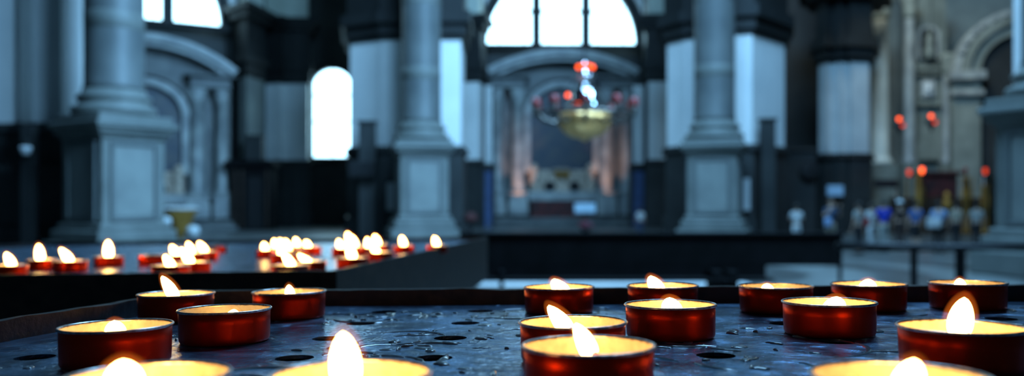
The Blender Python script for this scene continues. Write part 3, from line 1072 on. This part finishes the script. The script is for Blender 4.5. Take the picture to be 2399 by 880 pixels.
    if skirt:
        bmk = NB(); lathe(bmk, [(.15 * k, 1.0 * k), (.2 * k, .9 * k), (.27 * k, .5 * k), (.26 * k, .48 * k)], seg=20, fn=lambda r, z, a: r * (1 + .04 * math.sin(7 * a)))
        obj('skirt', bmk, legs, t, True)
    else:
        lo = .45 if shorts else .14
        f = .062 if not shorts else .08
        ln = [(0, 0, 1.0, (.155, .12)), (0, 0, .93, (.17, .125)), (-.095, 0, .85, .1), (-.1, -st * .35, lo if shorts else .5, .075), (.095, 0, .85, .1), (.1, st * .3, lo if shorts else .5, .075)]
        ed = [(0, 1), (1, 2), (2, 3), (1, 4), (4, 5)]
        if not shorts:
            ln += [(-.1, st * .25, .12, f), (.1, st * .55, .12, f)]
            ed += [(3, 6), (5, 7)]
        skin('shorts' if shorts else 'trousers', ln, ed, legs)
    for s, yy in ((-1, st * .3), (1, st * .6)):
        bmk = NB(); box(bmk, (s * .105 * k, (yy - .06) * k, .04), (.095 * k, .27 * k, .075), bev=.025)
        obj('shoe', bmk, BLACKC, t, True)
    bmk = NB()
    bmesh.ops.create_uvsphere(bmk, u_segments=16, v_segments=10, radius=.108 * k)
    bmesh.ops.scale(bmk, verts=bmk.verts, vec=(.92, 1.08, 1.05))
    dead = [v for v in bmk.verts if v.co.y < -.04 * k and v.co.z < .035 * k or v.co.z < -.08 * k]
    bmesh.ops.delete(bmk, geom=dead, context='VERTS')
    bmesh.ops.translate(bmk, verts=bmk.verts, vec=(0, .012 * k, 1.672 * k))
    h = obj('hair', bmk, hair, t, True)
    sm = h.modifiers.new('solid', 'SOLIDIFY'); sm.thickness = .012
    if hat:
        bmk = NB(); lathe(bmk, [(.19 * k, 1.70 * k), (.19 * k, 1.715 * k), (.115 * k, 1.72 * k), (.105 * k, 1.80 * k), (0, 1.83 * k)], seg=20)
        obj('hat', bmk, hat, t, True)
    if bag:
        m, bx, by, bz, sx, sy, sz = bag
        bmk = NB(); box(bmk, (bx * k, by * k, bz * k), (sx, sy, sz), bev=.04)
        bo = obj('bag', bmk, m, t, True)
        bmk = NB(); tube(bmk, [((bx - .08) * k, by * k, bz * k + sz / 2 - .03), (0 * k - .02, (.135 if by > 0 else -.14) * k, 1.38 * k), ((-bx * .3) * k, 0, 1.5 * k), (bx * .6 * k, (-.12 if by > 0 else .14) * k, 1.3 * k), ((bx + .06) * k, by * .5 * k, bz * k + sz / 2)], .012, 6)
        obj('bag_strap', bmk, m, bo)
    return t


def cl(name, c):
    return mat(name, c, tuple(v * .8 for v in c), 6, .85)


BL = cl('royal_blue_cotton', (.01, .035, .42))
SB = cl('slate_blue_cotton', (.06, .12, .30))
WH = cl('white_cotton', (.5, .52, .52))
LB = cl('light_blue_cotton', (.22, .32, .5))
NV = cl('navy_cotton', (.02, .035, .07))
GR = cl('grey_cotton', (.30, .31, .29))
BKc = cl('black_trouser_cloth', (.012, .012, .014))
TN = cl('tan_cotton', (.38, .33, .25))
PK = cl('rose_petals', (.30, .08, .11))
RD = cl('red_leather', (.25, .02, .02))
DBR = cl('dark_brown_cloth', (.035, .02, .016))

person(2070, 26.4, 'person in a royal blue t-shirt seen from behind, dark hair', PI, 1.70, BL, GR, arms='fold')
person(2041, 26.9, 'person in a pale top and pale trousers, left behind the royal blue shirt', PI + .4, 1.6, WH, WH, arms='down')
person(2145, 26.8, 'person in a slate blue shirt and black shorts, right of the royal blue t-shirt', PI, 1.66, SB, BKc, shorts=True)
person(2108, 29.5, 'person in dark brown clothes and a pale hat behind the two blue shirts', PI, 1.66, DBR, DBR, hat=HAIRG)
person(2199, 26.2, 'person in a light blue top carrying a large white bag', PI - .5, 1.66, LB, BKc, bag=(WH, .14, .2, 1.02, .42, .16, .34), arms='bag')
person(2012, 25.8, 'person in a grey top holding a red handbag, black trousers', PI + .5, 1.64, GR, BKc, bag=(RD, -.12, .2, 1.06, .22, .12, .26), arms='bag')
person(1946, 25.6, 'person in a navy shirt and tan trousers, left of the person with the red handbag', .3, 1.76, NV, TN, arms='raise', bag=(LB, -.24, -.18, 1.0, .24, .12, .28))
person(1866, 28.0, 'person all in pale clothes standing alone at the left of the group', PI, 1.55, WH, WH, arms='fold')
person(2240, 29.5, 'person in a tan top far back beside the gilded column', PI, 1.6, TN, BKc)
person(2288, 29.0, 'person in a grey top nearest the right-hand pedestal', PI - .3, 1.6, GR, BKc)
Yq = 40.5
x, y = P(1370, Yq)
t = thing('lectern', 'lectern draped in pale blue cloth before the middle altar', 'lectern', (x, y, 0))
za, zb_ = PZ(501, Yq), PZ(477, Yq)
bm = NB()
box(bm, (0, 0, (za + zb_) / 2), (1.05, .5, zb_ - za), bev=.04)
bmesh.ops.rotate(bm, verts=bm.verts, cent=(0, 0, (za + zb_) / 2), matrix=Matrix.Rotation(-.25, 3, 'X'))
obj('draped_top', bm, cl('pale_blue_linen', (.42, .56, .66)), t)
bm = NB(); box(bm, (0, .05, (za - .02) / 2), (.16, .16, za - .02), bev=.02); box(bm, (0, .05, .04), (.7, .5, .08), bev=.02); obj('stand', bm, WOOD2, t)
x, y = P(1372, Yq - .9)
t = thing('flower_arrangement', 'low bowl of rose and dark flowers standing in front of the draped lectern', 'flowers', (x, y, 0))
bm = NB(); lathe(bm, [(.16, 0), (.18, .03), (.12, .08), (.3, .28), (.32, .3), (0, .26)], seg=18); obj('bowl', bm, IRON, t, True)
rf = random.Random(3)
for q in range(16):
    a_, r_ = rf.uniform(0, 2 * PI), rf.uniform(0, .38)
    bx_, by_, bz_ = r_ * math.cos(a_), r_ * math.sin(a_), .5 - r_ * .4 + rf.uniform(0, .12)
    bm = NB()
    lathe(bm, [(0, -.06), (.06, -.03), (.085, .02), (.06, .06), (.02, .05), (0, .03)], c=(bx_, by_, bz_), seg=12, fn=lambda r, z, a: r * (1 + .15 * math.sin(5 * a)))
    tube(bm, [(bx_, by_, bz_ - .05), (bx_ * .4, by_ * .4, .27)], .012, 5)
    obj('flower', bm, PK if q % 3 else RD, t, True)
person(1500, 37.5, 'small figure in a white top right of the middle altar', PI, 1.3, WH, NV)

# ================================================================== CANDLE TRAYS
AX, AY = .012, -.0286            # slopes of the trays
NRM = Vector((-AX, -AY, 1)).normalized()
TILT = Vector((0, 0, 1)).rotation_difference(NRM)
CUP_H = .0142
C1, C2 = .0374, .0432            # rim plane drop below the eye for tray one and two


def surf(x, y, c, up=0.0):
    return EYE - (c + CUP_H) + AX * x + AY * y + up


def at_rim(px, py, c):
    Yd = 1890 * c / (py - 516 + .012 * (px - 1200))
    return (px - CX) * Yd / FPX, Yd


def at_surf(px, py, c):
    Yd = 1890 * (c + CUP_H) / (py - 516 + .012 * (px - 1200))
    return (px - CX) * Yd / FPX, Yd


# --- materials for the trays
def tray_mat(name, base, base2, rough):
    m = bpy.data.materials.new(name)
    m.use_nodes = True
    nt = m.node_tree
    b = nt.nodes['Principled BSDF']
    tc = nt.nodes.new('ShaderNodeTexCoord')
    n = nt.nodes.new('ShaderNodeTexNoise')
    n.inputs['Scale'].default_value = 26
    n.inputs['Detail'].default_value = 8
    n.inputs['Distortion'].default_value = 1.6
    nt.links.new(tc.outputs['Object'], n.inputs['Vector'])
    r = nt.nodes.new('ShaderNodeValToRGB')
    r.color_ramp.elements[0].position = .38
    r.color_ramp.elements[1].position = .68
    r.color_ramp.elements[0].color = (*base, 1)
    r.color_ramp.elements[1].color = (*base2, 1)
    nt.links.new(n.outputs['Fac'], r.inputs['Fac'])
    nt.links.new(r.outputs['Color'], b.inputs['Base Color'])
    b.inputs['Metallic'].default_value = .75
    rr = nt.nodes.new('ShaderNodeMapRange')
    rr.inputs['To Min'].default_value = rough * .7
    rr.inputs['To Max'].default_value = rough * 1.5
    nt.links.new(n.outputs['Fac'], rr.inputs['Value'])
    nt.links.new(rr.outputs[0], b.inputs['Roughness'])
    n2 = nt.nodes.new('ShaderNodeTexNoise')
    n2.inputs['Scale'].default_value = 95
    n2.inputs['Detail'].default_value = 6
    n2.inputs['Distortion'].default_value = 2.6
    nt.links.new(tc.outputs['Object'], n2.inputs['Vector'])
    bp = nt.nodes.new('ShaderNodeBump')
    bp.inputs['Strength'].default_value = .6
    bp.inputs['Distance'].default_value = .0016
    nt.links.new(n2.outputs['Fac'], bp.inputs['Height'])
    nt.links.new(bp.outputs['Normal'], b.inputs['Normal'])
    return m


TRAY = tray_mat('waxed_steel_daylight_tint', (.06, .11, .19), (.30, .47, .72), .21)  # waxed steel with the blue daylight reflection mixed into its base colour
LIP = mat('soot_stained_steel', (.024, .020, .018), (.07, .045, .034), 60, .5, .3, bump=.6, bscale=220)
LIP.node_tree.nodes['Bump'].inputs['Distance'].default_value = .001
PAN = mat('sooty_pan', (.012, .010, .010), None, 30, .5)
WAXR = mat('cold_wax_residue', (.16, .18, .20), (.09, .10, .115), 60, .16, 0, spec=.8)
WAXR.node_tree.nodes['Principled BSDF'].inputs['Coat Weight'].default_value = .3


def tray(name, label, corners, c, holes, lip_h, lip_t, depth, legs, wax_seed, nr, nb, wax_region):
    t = thing(name, label, 'tray', (sum(p[0] for p in corners) / 4, sum(p[1] for p in corners) / 4, 0))
    # perforated plate
    pts = [Vector(p) for p in corners]
    verts = list(pts)
    edges = [(i, (i + 1) % 4) for i in range(4)]
    for hx, hy, hr in holes:
        n0 = len(verts)
        N = 28
        for i in range(N):
            a = 2 * PI * i / N
            verts.append(Vector((hx + hr * math.cos(a), hy + hr * math.sin(a))))
        edges += [(n0 + i, n0 + (i + 1) % N) for i in range(N)]
    vo, eo, fo, _, _, _ = delaunay_2d_cdt(verts, edges, [], 1, 1e-7)
    bm = NB()
    bv = [bm.verts.new((v.x, v.y, surf(v.x, v.y, c))) for v in vo]
    for f in fo:
        cx_ = sum(vo[i].x for i in f) / len(f)
        cy_ = sum(vo[i].y for i in f) / len(f)
        if any((cx_ - hx) ** 2 + (cy_ - hy) ** 2 < hr * hr for hx, hy, hr in holes):
            continue
        bm.faces.new([bv[i] for i in f])
    # thickness of the sheet
    ext = bmesh.ops.extrude_face_region(bm, geom=list(bm.faces))
    for g_ in ext['geom']:
        if isinstance(g_, bmesh.types.BMVert):
            g_.co.z -= .0014
    obj('plate', bm, TRAY, t, world=True, label='metal plate tinted blue like reflected daylight, pierced with round holes')
    # lip of four boards
    for i in range(4):
        p, q = Vector(corners[i]), Vector(corners[(i + 1) % 4])
        d = (q - p).normalized()
        nrm = Vector((d.y, -d.x))
        L = (q - p).length
        N = max(8, int(L / .012))
        bm = NB()
        prev = None
        for k in range(N + 1):
            w = p + d * (L * k / N)
            w = w + d * (lip_t if k == N else (-lip_t if k == 0 else 0))
            wob = .0009 * noise.noise(Vector((w.x * 45, w.y * 45, i * 3.1))) + .0005 * noise.noise(Vector((w.x * 160, w.y * 160, i)))
            z0 = surf(w.x, w.y, c)
            q_ = [bm.verts.new((w.x, w.y, z0 - .001)), bm.verts.new((w.x - 0 * nrm.x, w.y, z0 + lip_h + wob)),
                  bm.verts.new((w.x + nrm.x * lip_t, w.y + nrm.y * lip_t, z0 + lip_h + wob * .5)),
                  bm.verts.new((w.x + nrm.x * lip_t, w.y + nrm.y * lip_t, z0 - depth))]
            if prev:
                for m_ in range(4):
                    bm.faces.new((prev[m_], prev[(m_ + 1) % 4], q_[(m_ + 1) % 4], q_[m_]))
            else:
                bm.faces.new(q_[::-1])
            prev = q_
        bm.faces.new(prev)
        obj('lip', bm, LIP, t, world=True)
    # pan underneath
    bm = NB()
    pc = [tuple(p) for p in pts]
    zb = surf(pts[0].x, pts[0].y, c) - depth * .9
    prism(bm, offset(pc, -.001), zb - .02, zb - .008)
    obj('catch_pan', bm, PAN, t, world=True)
    for (lx, ly) in legs:
        bm = NB()
        box(bm, (lx, ly, (zb - .015) / 2), (.04, .04, zb - .015), bev=.003)
        obj('leg', bm, IRON, t, world=True)
    # spilt wax
    rnd = random.Random(wax_seed)
    bm = NB()
    for k in range(nr):
        cx_, cy_ = wax_region(rnd)
        R = rnd.choice((.009, .012, .0185, .0195, .0205, .026))
        a0 = rnd.uniform(0, 2 * PI)
        da = rnd.uniform(.5, 2.6)
        N = 26
        prev = None
        wdt = rnd.uniform(.0005, .0013)
        for i in range(N + 1):
            a = a0 + da * i / N
            rr = R * (1 + .05 * noise.noise(Vector((a * 2, k * 1.7, 0))))
            e = max(0.0, math.sin(PI * i / N)) ** .5
            ww = wdt * e * (1 + .6 * noise.noise(Vector((a * 6, k * 2.3, 5))))
            hh = .00055 * e + .00002
            x_, y_ = cx_ + rr * math.cos(a), cy_ + rr * math.sin(a)
            zz = surf(x_, y_, c)
            dx, dy = math.cos(a), math.sin(a)
            q_ = [bm.verts.new((x_ - dx * ww, y_ - dy * ww, zz - .0001)), bm.verts.new((x_ - dx * ww * .4, y_ - dy * ww * .4, zz + hh)),
                  bm.verts.new((x_ + dx * ww * .4, y_ + dy * ww * .4, zz + hh)), bm.verts.new((x_ + dx * ww, y_ + dy * ww, zz - .0001))]
            if prev:
                for m_ in range(3):
                    bm.faces.new((prev[m_], prev[m_ + 1], q_[m_ + 1], q_[m_]))
            prev = q_
    for k in range(nb):
        cx_, cy_ = wax_region(rnd)
        R = rnd.uniform(.0008, .0045)
        asp = rnd.uniform(.25, .8)
        rot = rnd.uniform(0, PI)
        N = 18
        hh = rnd.uniform(.0003, .0010)
        top = bm.verts.new((cx_, cy_, surf(cx_, cy_, c, hh)))
        rings = []
        for s_, h_ in ((.35, .95), (.7, .8), (.92, .45), (1.0, -.1)):
            ring = []
            for i in range(N):
                a = 2 * PI * i / N
                q = R * s_ * (1 + .5 * noise.noise(Vector((math.cos(a) * 1.3, math.sin(a) * 1.3, k * 3.7))))
                u, v_ = q * math.cos(a), q * asp * math.sin(a)
                x_ = cx_ + u * math.cos(rot) - v_ * math.sin(rot)
                y_ = cy_ + u * math.sin(rot) + v_ * math.cos(rot)
                bump_ = 1 + .35 * noise.noise(Vector((x_ * 500, y_ * 500, 0)))
                ring.append(bm.verts.new((x_, y_, surf(x_, y_, c, hh * h_ * bump_))))
            rings.append(ring)
        for i in range(N):
            bm.faces.new((top, rings[0][i], rings[0][(i + 1) % N]))
        for r_ in range(3):
            for i in range(N):
                bm.faces.new((rings[r_][i], rings[r_ + 1][i], rings[r_ + 1][(i + 1) % N], rings[r_][(i + 1) % N]))
    w = obj('spilt_wax', bm, WAXR, t, smooth=True, world=True, label='cold spilt candle wax in rings and drips')
    w['kind'] = 'stuff'
    return t


BL1 = Vector((-.200, .507))
BR1 = Vector((.43, .474))
FL1 = Vector((-.285, .06))
FR1 = Vector((.43, .06))
holes1 = []
for px, py in ((845, 757), (900, 730), (770, 792), (690, 838), (1055, 791), (1015, 838), (1090, 756), (1125, 728), (82, 836), (1677, 832), (1960, 799), (1838, 757), (2345, 746)):
    hx, hy = at_surf(px, py, C1)
    holes1.append((hx, hy, .0073))
cand_front = [  # px, py of the rim centre, label, flame: (tip px, tip py, base px, width px), turn
    (345, None, .2005, 'red tealight at the lower left cut by the bottom edge, low broad flame', (288, 842, 290, 88)),
    (273, 762, None, 'red tealight at the left with a low flame, in front of the flaring leaning one', (268, 750, 270, 46)),
    (413, 687, None, 'red tealight by the back left corner of the front tray, tall curved flame leaning left', (380, 646, 409, 29)),
    (527, 723, None, 'red tealight with almost no flame, between the left three of the front tray', (548, 724, 544, 30)),
    (678, 682, None, 'red tealight against the back edge with a tiny pointed flame', (677, 667, 680, 22)),
    (824, None, .200, 'red tealight cut by the bottom edge with the tallest upright flame', (805, 778, 812, 72)),
    (1343, 753, None, 'red tealight whose flame leans left, just behind the front middle one', (1288, 714, 1330, 46)),
    (1380, 808, None, 'large front middle red tealight with a slanting pointed flame', (1352, 757, 1386, 46)),
    (1571, 712, None, 'red tealight with a wide low flame, right behind the front middle pair', (1570, 696, 1578, 48)),
    (1310, 671, None, 'red tealight at the back edge, left of two, small flame leaning left', (1300, 653, 1320, 40)),
    (1553, 668, None, 'red tealight at the back edge with a rounded flame leaning left', (1526, 646, 1544, 36)),
    (1818, 669, None, 'red tealight at the back edge with its flame sunk below the rim, third from right', (1798, 664, 1801, 30)),
    (1943, 706, None, 'red tealight with a low flat flame in the second row at the right', (1962, 694, 1955, 50)),
    (2036, 664, None, 'red tealight at the back edge, second from the right, low round flame', (2036, 654, 2034, 38)),
    (2267, 661, None, 'red tealight at the back edge, rightmost of the row, tiny flame', (2250, 652, 2253, 26)),
    (2253, 764, None, 'large red tealight at the right edge with a tall flame leaning right', (2264, 697, 2250, 54)),
    (2112, None, .1885, 'red tealight at the lower right cut by the bottom edge, nearest of all', (2146, 842, 2128, 72)),
]


def reg1(rnd):
    for _ in range(60):
        y_ = rnd.uniform(.17,    .46)
        x_ = rnd.uniform(-.21, .36) if rnd.random() < .6 else rnd.uniform(-.1, .1)
        clump = noise.noise(Vector((x_ * 14, y_ * 14, 2.0)))
        if clump > rnd.uniform(-.25, .25) and all((x_ - a) ** 2 + (y_ - b_) ** 2 > .012 ** 2 for a, b_, _r in holes1):
            return x_, y_
    return x_, y_


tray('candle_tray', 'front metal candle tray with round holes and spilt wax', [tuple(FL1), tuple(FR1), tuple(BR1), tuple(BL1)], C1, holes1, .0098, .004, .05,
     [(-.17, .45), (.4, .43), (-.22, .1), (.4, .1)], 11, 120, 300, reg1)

# second tray further back on the left
FL2, FR2, BR2, BL2 = (-1.35, .79), (-.178, .805), (-.075, 2.35), (-1.35, 2.35)
holes2 = []
rr_ = random.Random(4)
for i in range(12):
    for j in range(12):
        hx, hy = -1.2 + i * .09 + (j % 2) * .045, .93 + j * .11
        if hx < -.25 + (hy - .9) * .07:
            holes2.append((hx, hy, .0073))


def reg2(rnd):
    return rnd.uniform(-1.2, -.25), rnd.uniform(.88, 2.2)


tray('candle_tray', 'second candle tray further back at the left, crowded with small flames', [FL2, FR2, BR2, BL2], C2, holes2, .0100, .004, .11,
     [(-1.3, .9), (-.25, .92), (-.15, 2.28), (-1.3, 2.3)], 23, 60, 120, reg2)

# ================================================================== CANDLES
FOIL = bpy.data.materials.new('red_foil')
FOIL.use_nodes = True
nt = FOIL.node_tree
b = nt.nodes['Principled BSDF']
b.inputs['Base Color'].default_value = (.66, .028, .004, 1)
b.inputs['Metallic'].default_value = .92
b.inputs['Roughness'].default_value = .36
tc = nt.nodes.new('ShaderNodeTexCoord')
mp = nt.nodes.new('ShaderNodeMapping')
mp.inputs['Scale'].default_value = (900, 900, 40)
nt.links.new(tc.outputs['Object'], mp.inputs['Vector'])
n = nt.nodes.new('ShaderNodeTexNoise')
n.inputs['Scale'].default_value = .6
n.inputs['Detail'].default_value = 4
nt.links.new(mp.outputs['Vector'], n.inputs['Vector'])
rmp = nt.nodes.new('ShaderNodeMapRange')
rmp.inputs['To Min'].default_value = .28
rmp.inputs['To Max'].default_value = .5
nt.links.new(n.outputs['Fac'], rmp.inputs['Value'])
nt.links.new(rmp.outputs[0], b.inputs['Roughness'])
bp = nt.nodes.new('ShaderNodeBump')
bp.inputs['Strength'].default_value = .12
bp.inputs['Distance'].default_value = .0004
nt.links.new(n.outputs['Fac'], bp.inputs['Height'])
nt.links.new(bp.outputs['Normal'], b.inputs['Normal'])
RIMM = mat('crimped_aluminium', (.72, .70, .68), (.35, .30, .28), 500, .3, 1.0)
LINING = mat('aluminium_lining', (.86, .82, .68), (.72, .68, .54), 300, .5, .25, bump=.5, bscale=600)
LINING.node_tree.nodes['Bump'].inputs['Distance'].default_value = .0003
WAX = mat('molten_candle_wax', (.93, .86, .60), (.88, .78, .48), 120, .18)
WICK = mat('charred_wick', (.35, .10, .02), (.08, .03, .01), 600, .8)
WICK.node_tree.nodes['Principled BSDF'].inputs['Emission Color'].default_value = (1, .16, .02, 1)
WICK.node_tree.nodes['Principled BSDF'].inputs['Emission Strength'].default_value = .55
GLOW = bpy.data.materials.new('flame_halo_volume')  # glowing volume standing for the orange lens halo around each flame
GLOW.use_nodes = True
GLOW.node_tree.nodes.remove(GLOW.node_tree.nodes['Principled BSDF'])
ge = GLOW.node_tree.nodes.new('ShaderNodeEmission')
ge.inputs[0].default_value = (1.0, .20, .02, 1)
ge.inputs[1].default_value = 48.0
GLOW.node_tree.links.new(ge.outputs[0], GLOW.node_tree.nodes['Material Output'].inputs['Volume'])
FLAME = emis('candle_flame', (1.0, .50, .125), 38.0)


def jitter_profile(seed):
    rnd = random.Random(seed)
    ph = [rnd.uniform(0, 2 * PI) for _ in range(5)]
    am = [rnd.uniform(.0, .005) for _ in range(5)]

    def fn(r, z, a):
        dent = sum(am[i] * math.sin((2 + i) * a + ph[i]) for i in range(3)) * .5
        crimp = .004 * math.sin(22 * a + ph[3]) * max(0, 1 - z / .008)
        return r * (1 + dent * (.6 + z * 20) + crimp)
    return fn


def make_cup_meshes(v):
    fn = jitter_profile(v * 13 + 5)
    out = {}

    def mk(nm, prof, m, cap, fnn, seg=96):
        bm = NB()
        lathe(bm, prof, seg=seg, cap=cap, fn=fnn)
        me = bpy.data.meshes.new(nm)
        bmesh.ops.recalc_face_normals(bm, faces=bm.faces)
        bm.to_mesh(me)
        bm.free()
        for p in me.polygons:
            p.use_smooth = True
        me.materials.append(m)
        out[nm] = me
    mk('cup', [(0, .0003), (.0178, .0003), (.0186, .0006), (.0190, .0016), (.0191, .004), (.0192, .009), (.0193, .0136), (.0191, .0137), (.0189, .009), (.0185, .0012), (0, .0009)], FOIL, False, fn)
    mk('lining', [(.0190, .0138), (.01885, .011), (.0187, .008), (.0186, .0074)], LINING, False, lambda r, z, a: fn(r, z, a) * (1 + .0022 * math.sin(70 * a)))
    rnd = random.Random(v)
    k1, k2 = rnd.uniform(0, 6), rnd.uniform(0, 6)
    mk('rim', [(.0190, .0136), (.0196, .0135), (.01995, .0138), (.0200, .0142), (.0197, .01455), (.0192, .0145), (.01895, .0140), (.0190, .0136)], RIMM, False,
       lambda r, z, a: fn(r, z, a) * (1 + .004 * math.sin(9 * a + k1) * .3 + .002 * math.sin(31 * a + k2)))
    mk('wax', [(.01862, .0084), (.0178, .0079), (.014, .0077), (.006, .0077), (0.0015, .0079), (0, .0079)], WAX, True, lambda r, z, a: r if r < .018 else fn(r, z, a), 64)
    return out


CUPS = [make_cup_meshes(v) for v in range(5)]


def flame_bm(base, tip, w, bend):
    """teardrop body whose axis runs from base to tip; bend pushes the middle sideways"""
    base, tip = Vector(base), Vector(tip)
    ax = tip - base
    L = ax.length
    side = Vector((1, 0, 0))
    mid = (base + tip) / 2 + side * bend
    # widest at a third of the height
    N, SEG = 18, 20
    bm = NB()
    rings = []
    for i in range(N + 1):
        t_ = i / N
        p = base * (1 - t_) ** 2 + mid * 2 * t_ * (1 - t_) + tip * t_ ** 2
        if t_ < .42:
            q = math.sin(PI / 2 * (t_ / .42)) ** .6
        else:
            u = (t_ - .42) / .58
            q = max(0.0, 1 - u ** 2.0) ** .66
        r_ = max(w * .5 * q, .00002)
        rings.append([bm.verts.new(p + Vector((r_ * math.cos(2 * PI * k / SEG), r_ * math.sin(2 * PI * k / SEG), 0))) for k in range(SEG)])
    for i in range(N):
        for k in range(SEG):
            bm.faces.new((rings[i][k], rings[i][(k + 1) % SEG], rings[i + 1][(k + 1) % SEG], rings[i + 1][k]))
    bm.faces.new(rings[0][::-1])
    bm.faces.new(rings[-1])
    return bm


cand_no = 0


def candle(x, y, c, label, fl, group, lit=True):
    """fl: (tip px, tip py, base px, width px) read at the candle's own distance"""
    global cand_no
    z = surf(x, y, c)
    t = thing('tealight', label, 'candle', (x, y, z), 0, group)
    t.rotation_mode = 'QUATERNION'
    spin = random.Random(cand_no * 7 + 1).uniform(0, 2 * PI)
    t.rotation_quaternion = TILT
    for nm in ('cup', 'lining', 'rim', 'wax'):
        o = bpy.data.objects.new(nm, CUPS[cand_no % 5][nm])
        COL.objects.link(o)
        o.parent = t
        o.rotation_euler = (0, 0, spin)
    cand_no += 1
    if not lit:
        bm = NB(); tube(bm, [(0, 0, .0078), (.0004, .0002, .0105), (.0012, .0003, .0122)], .0006, 7); obj('wick', bm, WICK, t)
        return t
    k = y / FPX
    bx = (fl[2] - CX) * k - x
    tx = (fl[0] - CX) * k - x
    tz = PZ(fl[1], y) - z
    w = fl[3] * k * (1.02 if c == C1 else 1.1)
    tz = max(tz, .0120)
    tx = max(-.016, min(.016, tx))
    bx = max(-.013, min(.013, bx))
    bm = NB()
    fy = -w * .5 * .55
    tube(bm, [(bx, 0, .0076), (bx + .0002, fy * .4, .0092), (bx + .0006, fy, .0106), (bx + .0010, fy - .0009, .0116), (bx + .0009, fy - .0012, .0120)], .0007, 8, rfn=lambda u: .0006 + .0005 * u ** 2)
    obj('wick', bm, WICK, t)
    bend = -(tx - bx) * .35
    f = obj('flame', flame_bm((bx, .0006, .0086), (tx, 0, tz), w, bend), FLAME, t, True)
    up_ = Vector((tx - bx, 0, tz - .0086)) * .12
    obj('flame_halo', flame_bm((bx - up_.x, .0006, .0083), (tx + up_.x, 0, tz + up_.z + .0008), w * 1.42, bend), GLOW, f, True)
    return t


for px, py, Yc, lab, fl in cand_front:
    if py is None:
        x, y = (px - CX) * Yc / FPX, Yc
    else:
        x, y = at_rim(px, py, C1)
    candle(x, y, C1, lab, fl, 'tealights on the front tray')

cand_back = [
    (20, 620, 'small-flamed red tealight at the very left of the back tray', (14, 592, 28, 18)),
    (100, 607, 'red tealight with an upright flame, second from the left on the back tray', (90, 572, 94, 17)),
    (165, 610, 'red tealight with a flame leaning left, third from the left on the back tray', (142, 581, 164, 19)),
    (255, 600, 'red tealight standing alone with an upright pointed flame, left part of the back tray', (253, 563, 254, 18)),
    (400, 621, 'front red tealight of the left cluster on the back tray, flame at its left', (386, 597, 402, 19)),
    (453, 613, 'red tealight right of the front one in the left cluster, leaning flame', (424, 580, 447, 20)),
    (410, 596, 'red tealight at the rear left of the left cluster on the back tray', (402, 574, 414, 17)),
    (455, 592, 'red tealight at the rear of the left cluster, oval flame', (440, 567, 450, 14)),
    (482, 588, 'red tealight rightmost in the left cluster on the back tray', (466, 566, 480, 16)),
    (680, 620, 'front left red tealight of the middle cluster on the back tray, slanting flame', (663, 590, 684, 20)),
    (724, 611, 'front right red tealight of the middle cluster on the back tray', (700, 594, 724, 20)),
    (628, 584, 'leftmost red tealight of the middle cluster on the back tray', (618, 568, 622, 14)),
    (666, 594, 'red tealight in the heart of the middle cluster, round flame', (656, 578, 660, 14)),
    (648, 579, 'far red tealight of the middle cluster, second flame from its left', (642, 560, 647, 13)),
    (672, 577, 'far red tealight of the middle cluster, at its centre', (656, 559, 661, 12)),
    (690, 584, 'red tealight of the middle cluster with a long tilted flame', (668, 560, 678, 12)),
    (704, 575, 'far red tealight of the middle cluster, second flame from its right', (692, 557, 697, 12)),
    (728, 577, 'rightmost red tealight of the middle cluster on the back tray', (717, 563, 722, 14)),
    (826, 603, 'front red tealight of the right cluster on the back tray, tall flame', (817, 572, 826, 20)),
    (890, 590, 'front right red tealight of the right cluster on the back tray', (872, 572, 884, 16)),
    (804, 580, 'leftmost red tealight of the right cluster on the back tray', (793, 561, 800, 14)),
    (822, 571, 'farthest red tealight of the right cluster, highest flame', (814, 544, 821, 14)),
    (840, 577, 'red tealight close behind the tall flame of the right cluster', (824, 551, 832, 14)),
    (868, 578, 'far red tealight of the right cluster, left of its end pair', (860, 557, 864, 13)),
    (890, 572, 'far red tealight of the right cluster, rightmost of its end pair', (878, 550, 885, 15)),
    (947, 574, 'single red tealight far back, left of the last one on the back tray', (941, 553, 946, 13)),
    (1024, 573.5, 'last single red tealight at the far right of the back tray', (1018, 554, 1024, 13)),
]
placed = []
for px, py, lab, fl in cand_back:
    x, y = at_rim(px, py, C2)
    for _ in range(40):          # cups standing side by side never share the same spot
        for (qx, qy) in placed:
            d = math.hypot(x - qx, y - qy)
            if d < .0405:
                ux, uy = ((x - qx) / d, (y - qy) / d) if d > 1e-4 else (1, 0)
                x += ux * (.0408 - d) * .4 + 0
                y += uy * (.0408 - d) * 1.0 + .0005
    placed.append((x, y))
    candle(x, y, C2, lab, fl, 'tealights on the back tray')
x, y = at_rim(358, 597, C2)
candle(x, y, C2, 'unlit red tealight left of the left cluster on the back tray', None, 'tealights on the back tray', lit=False)
x, y = at_rim(508, 575, C2)
candle(x, y, C2, 'dim far red tealight in the gap right of the left cluster', None, 'tealights on the back tray', lit=False)
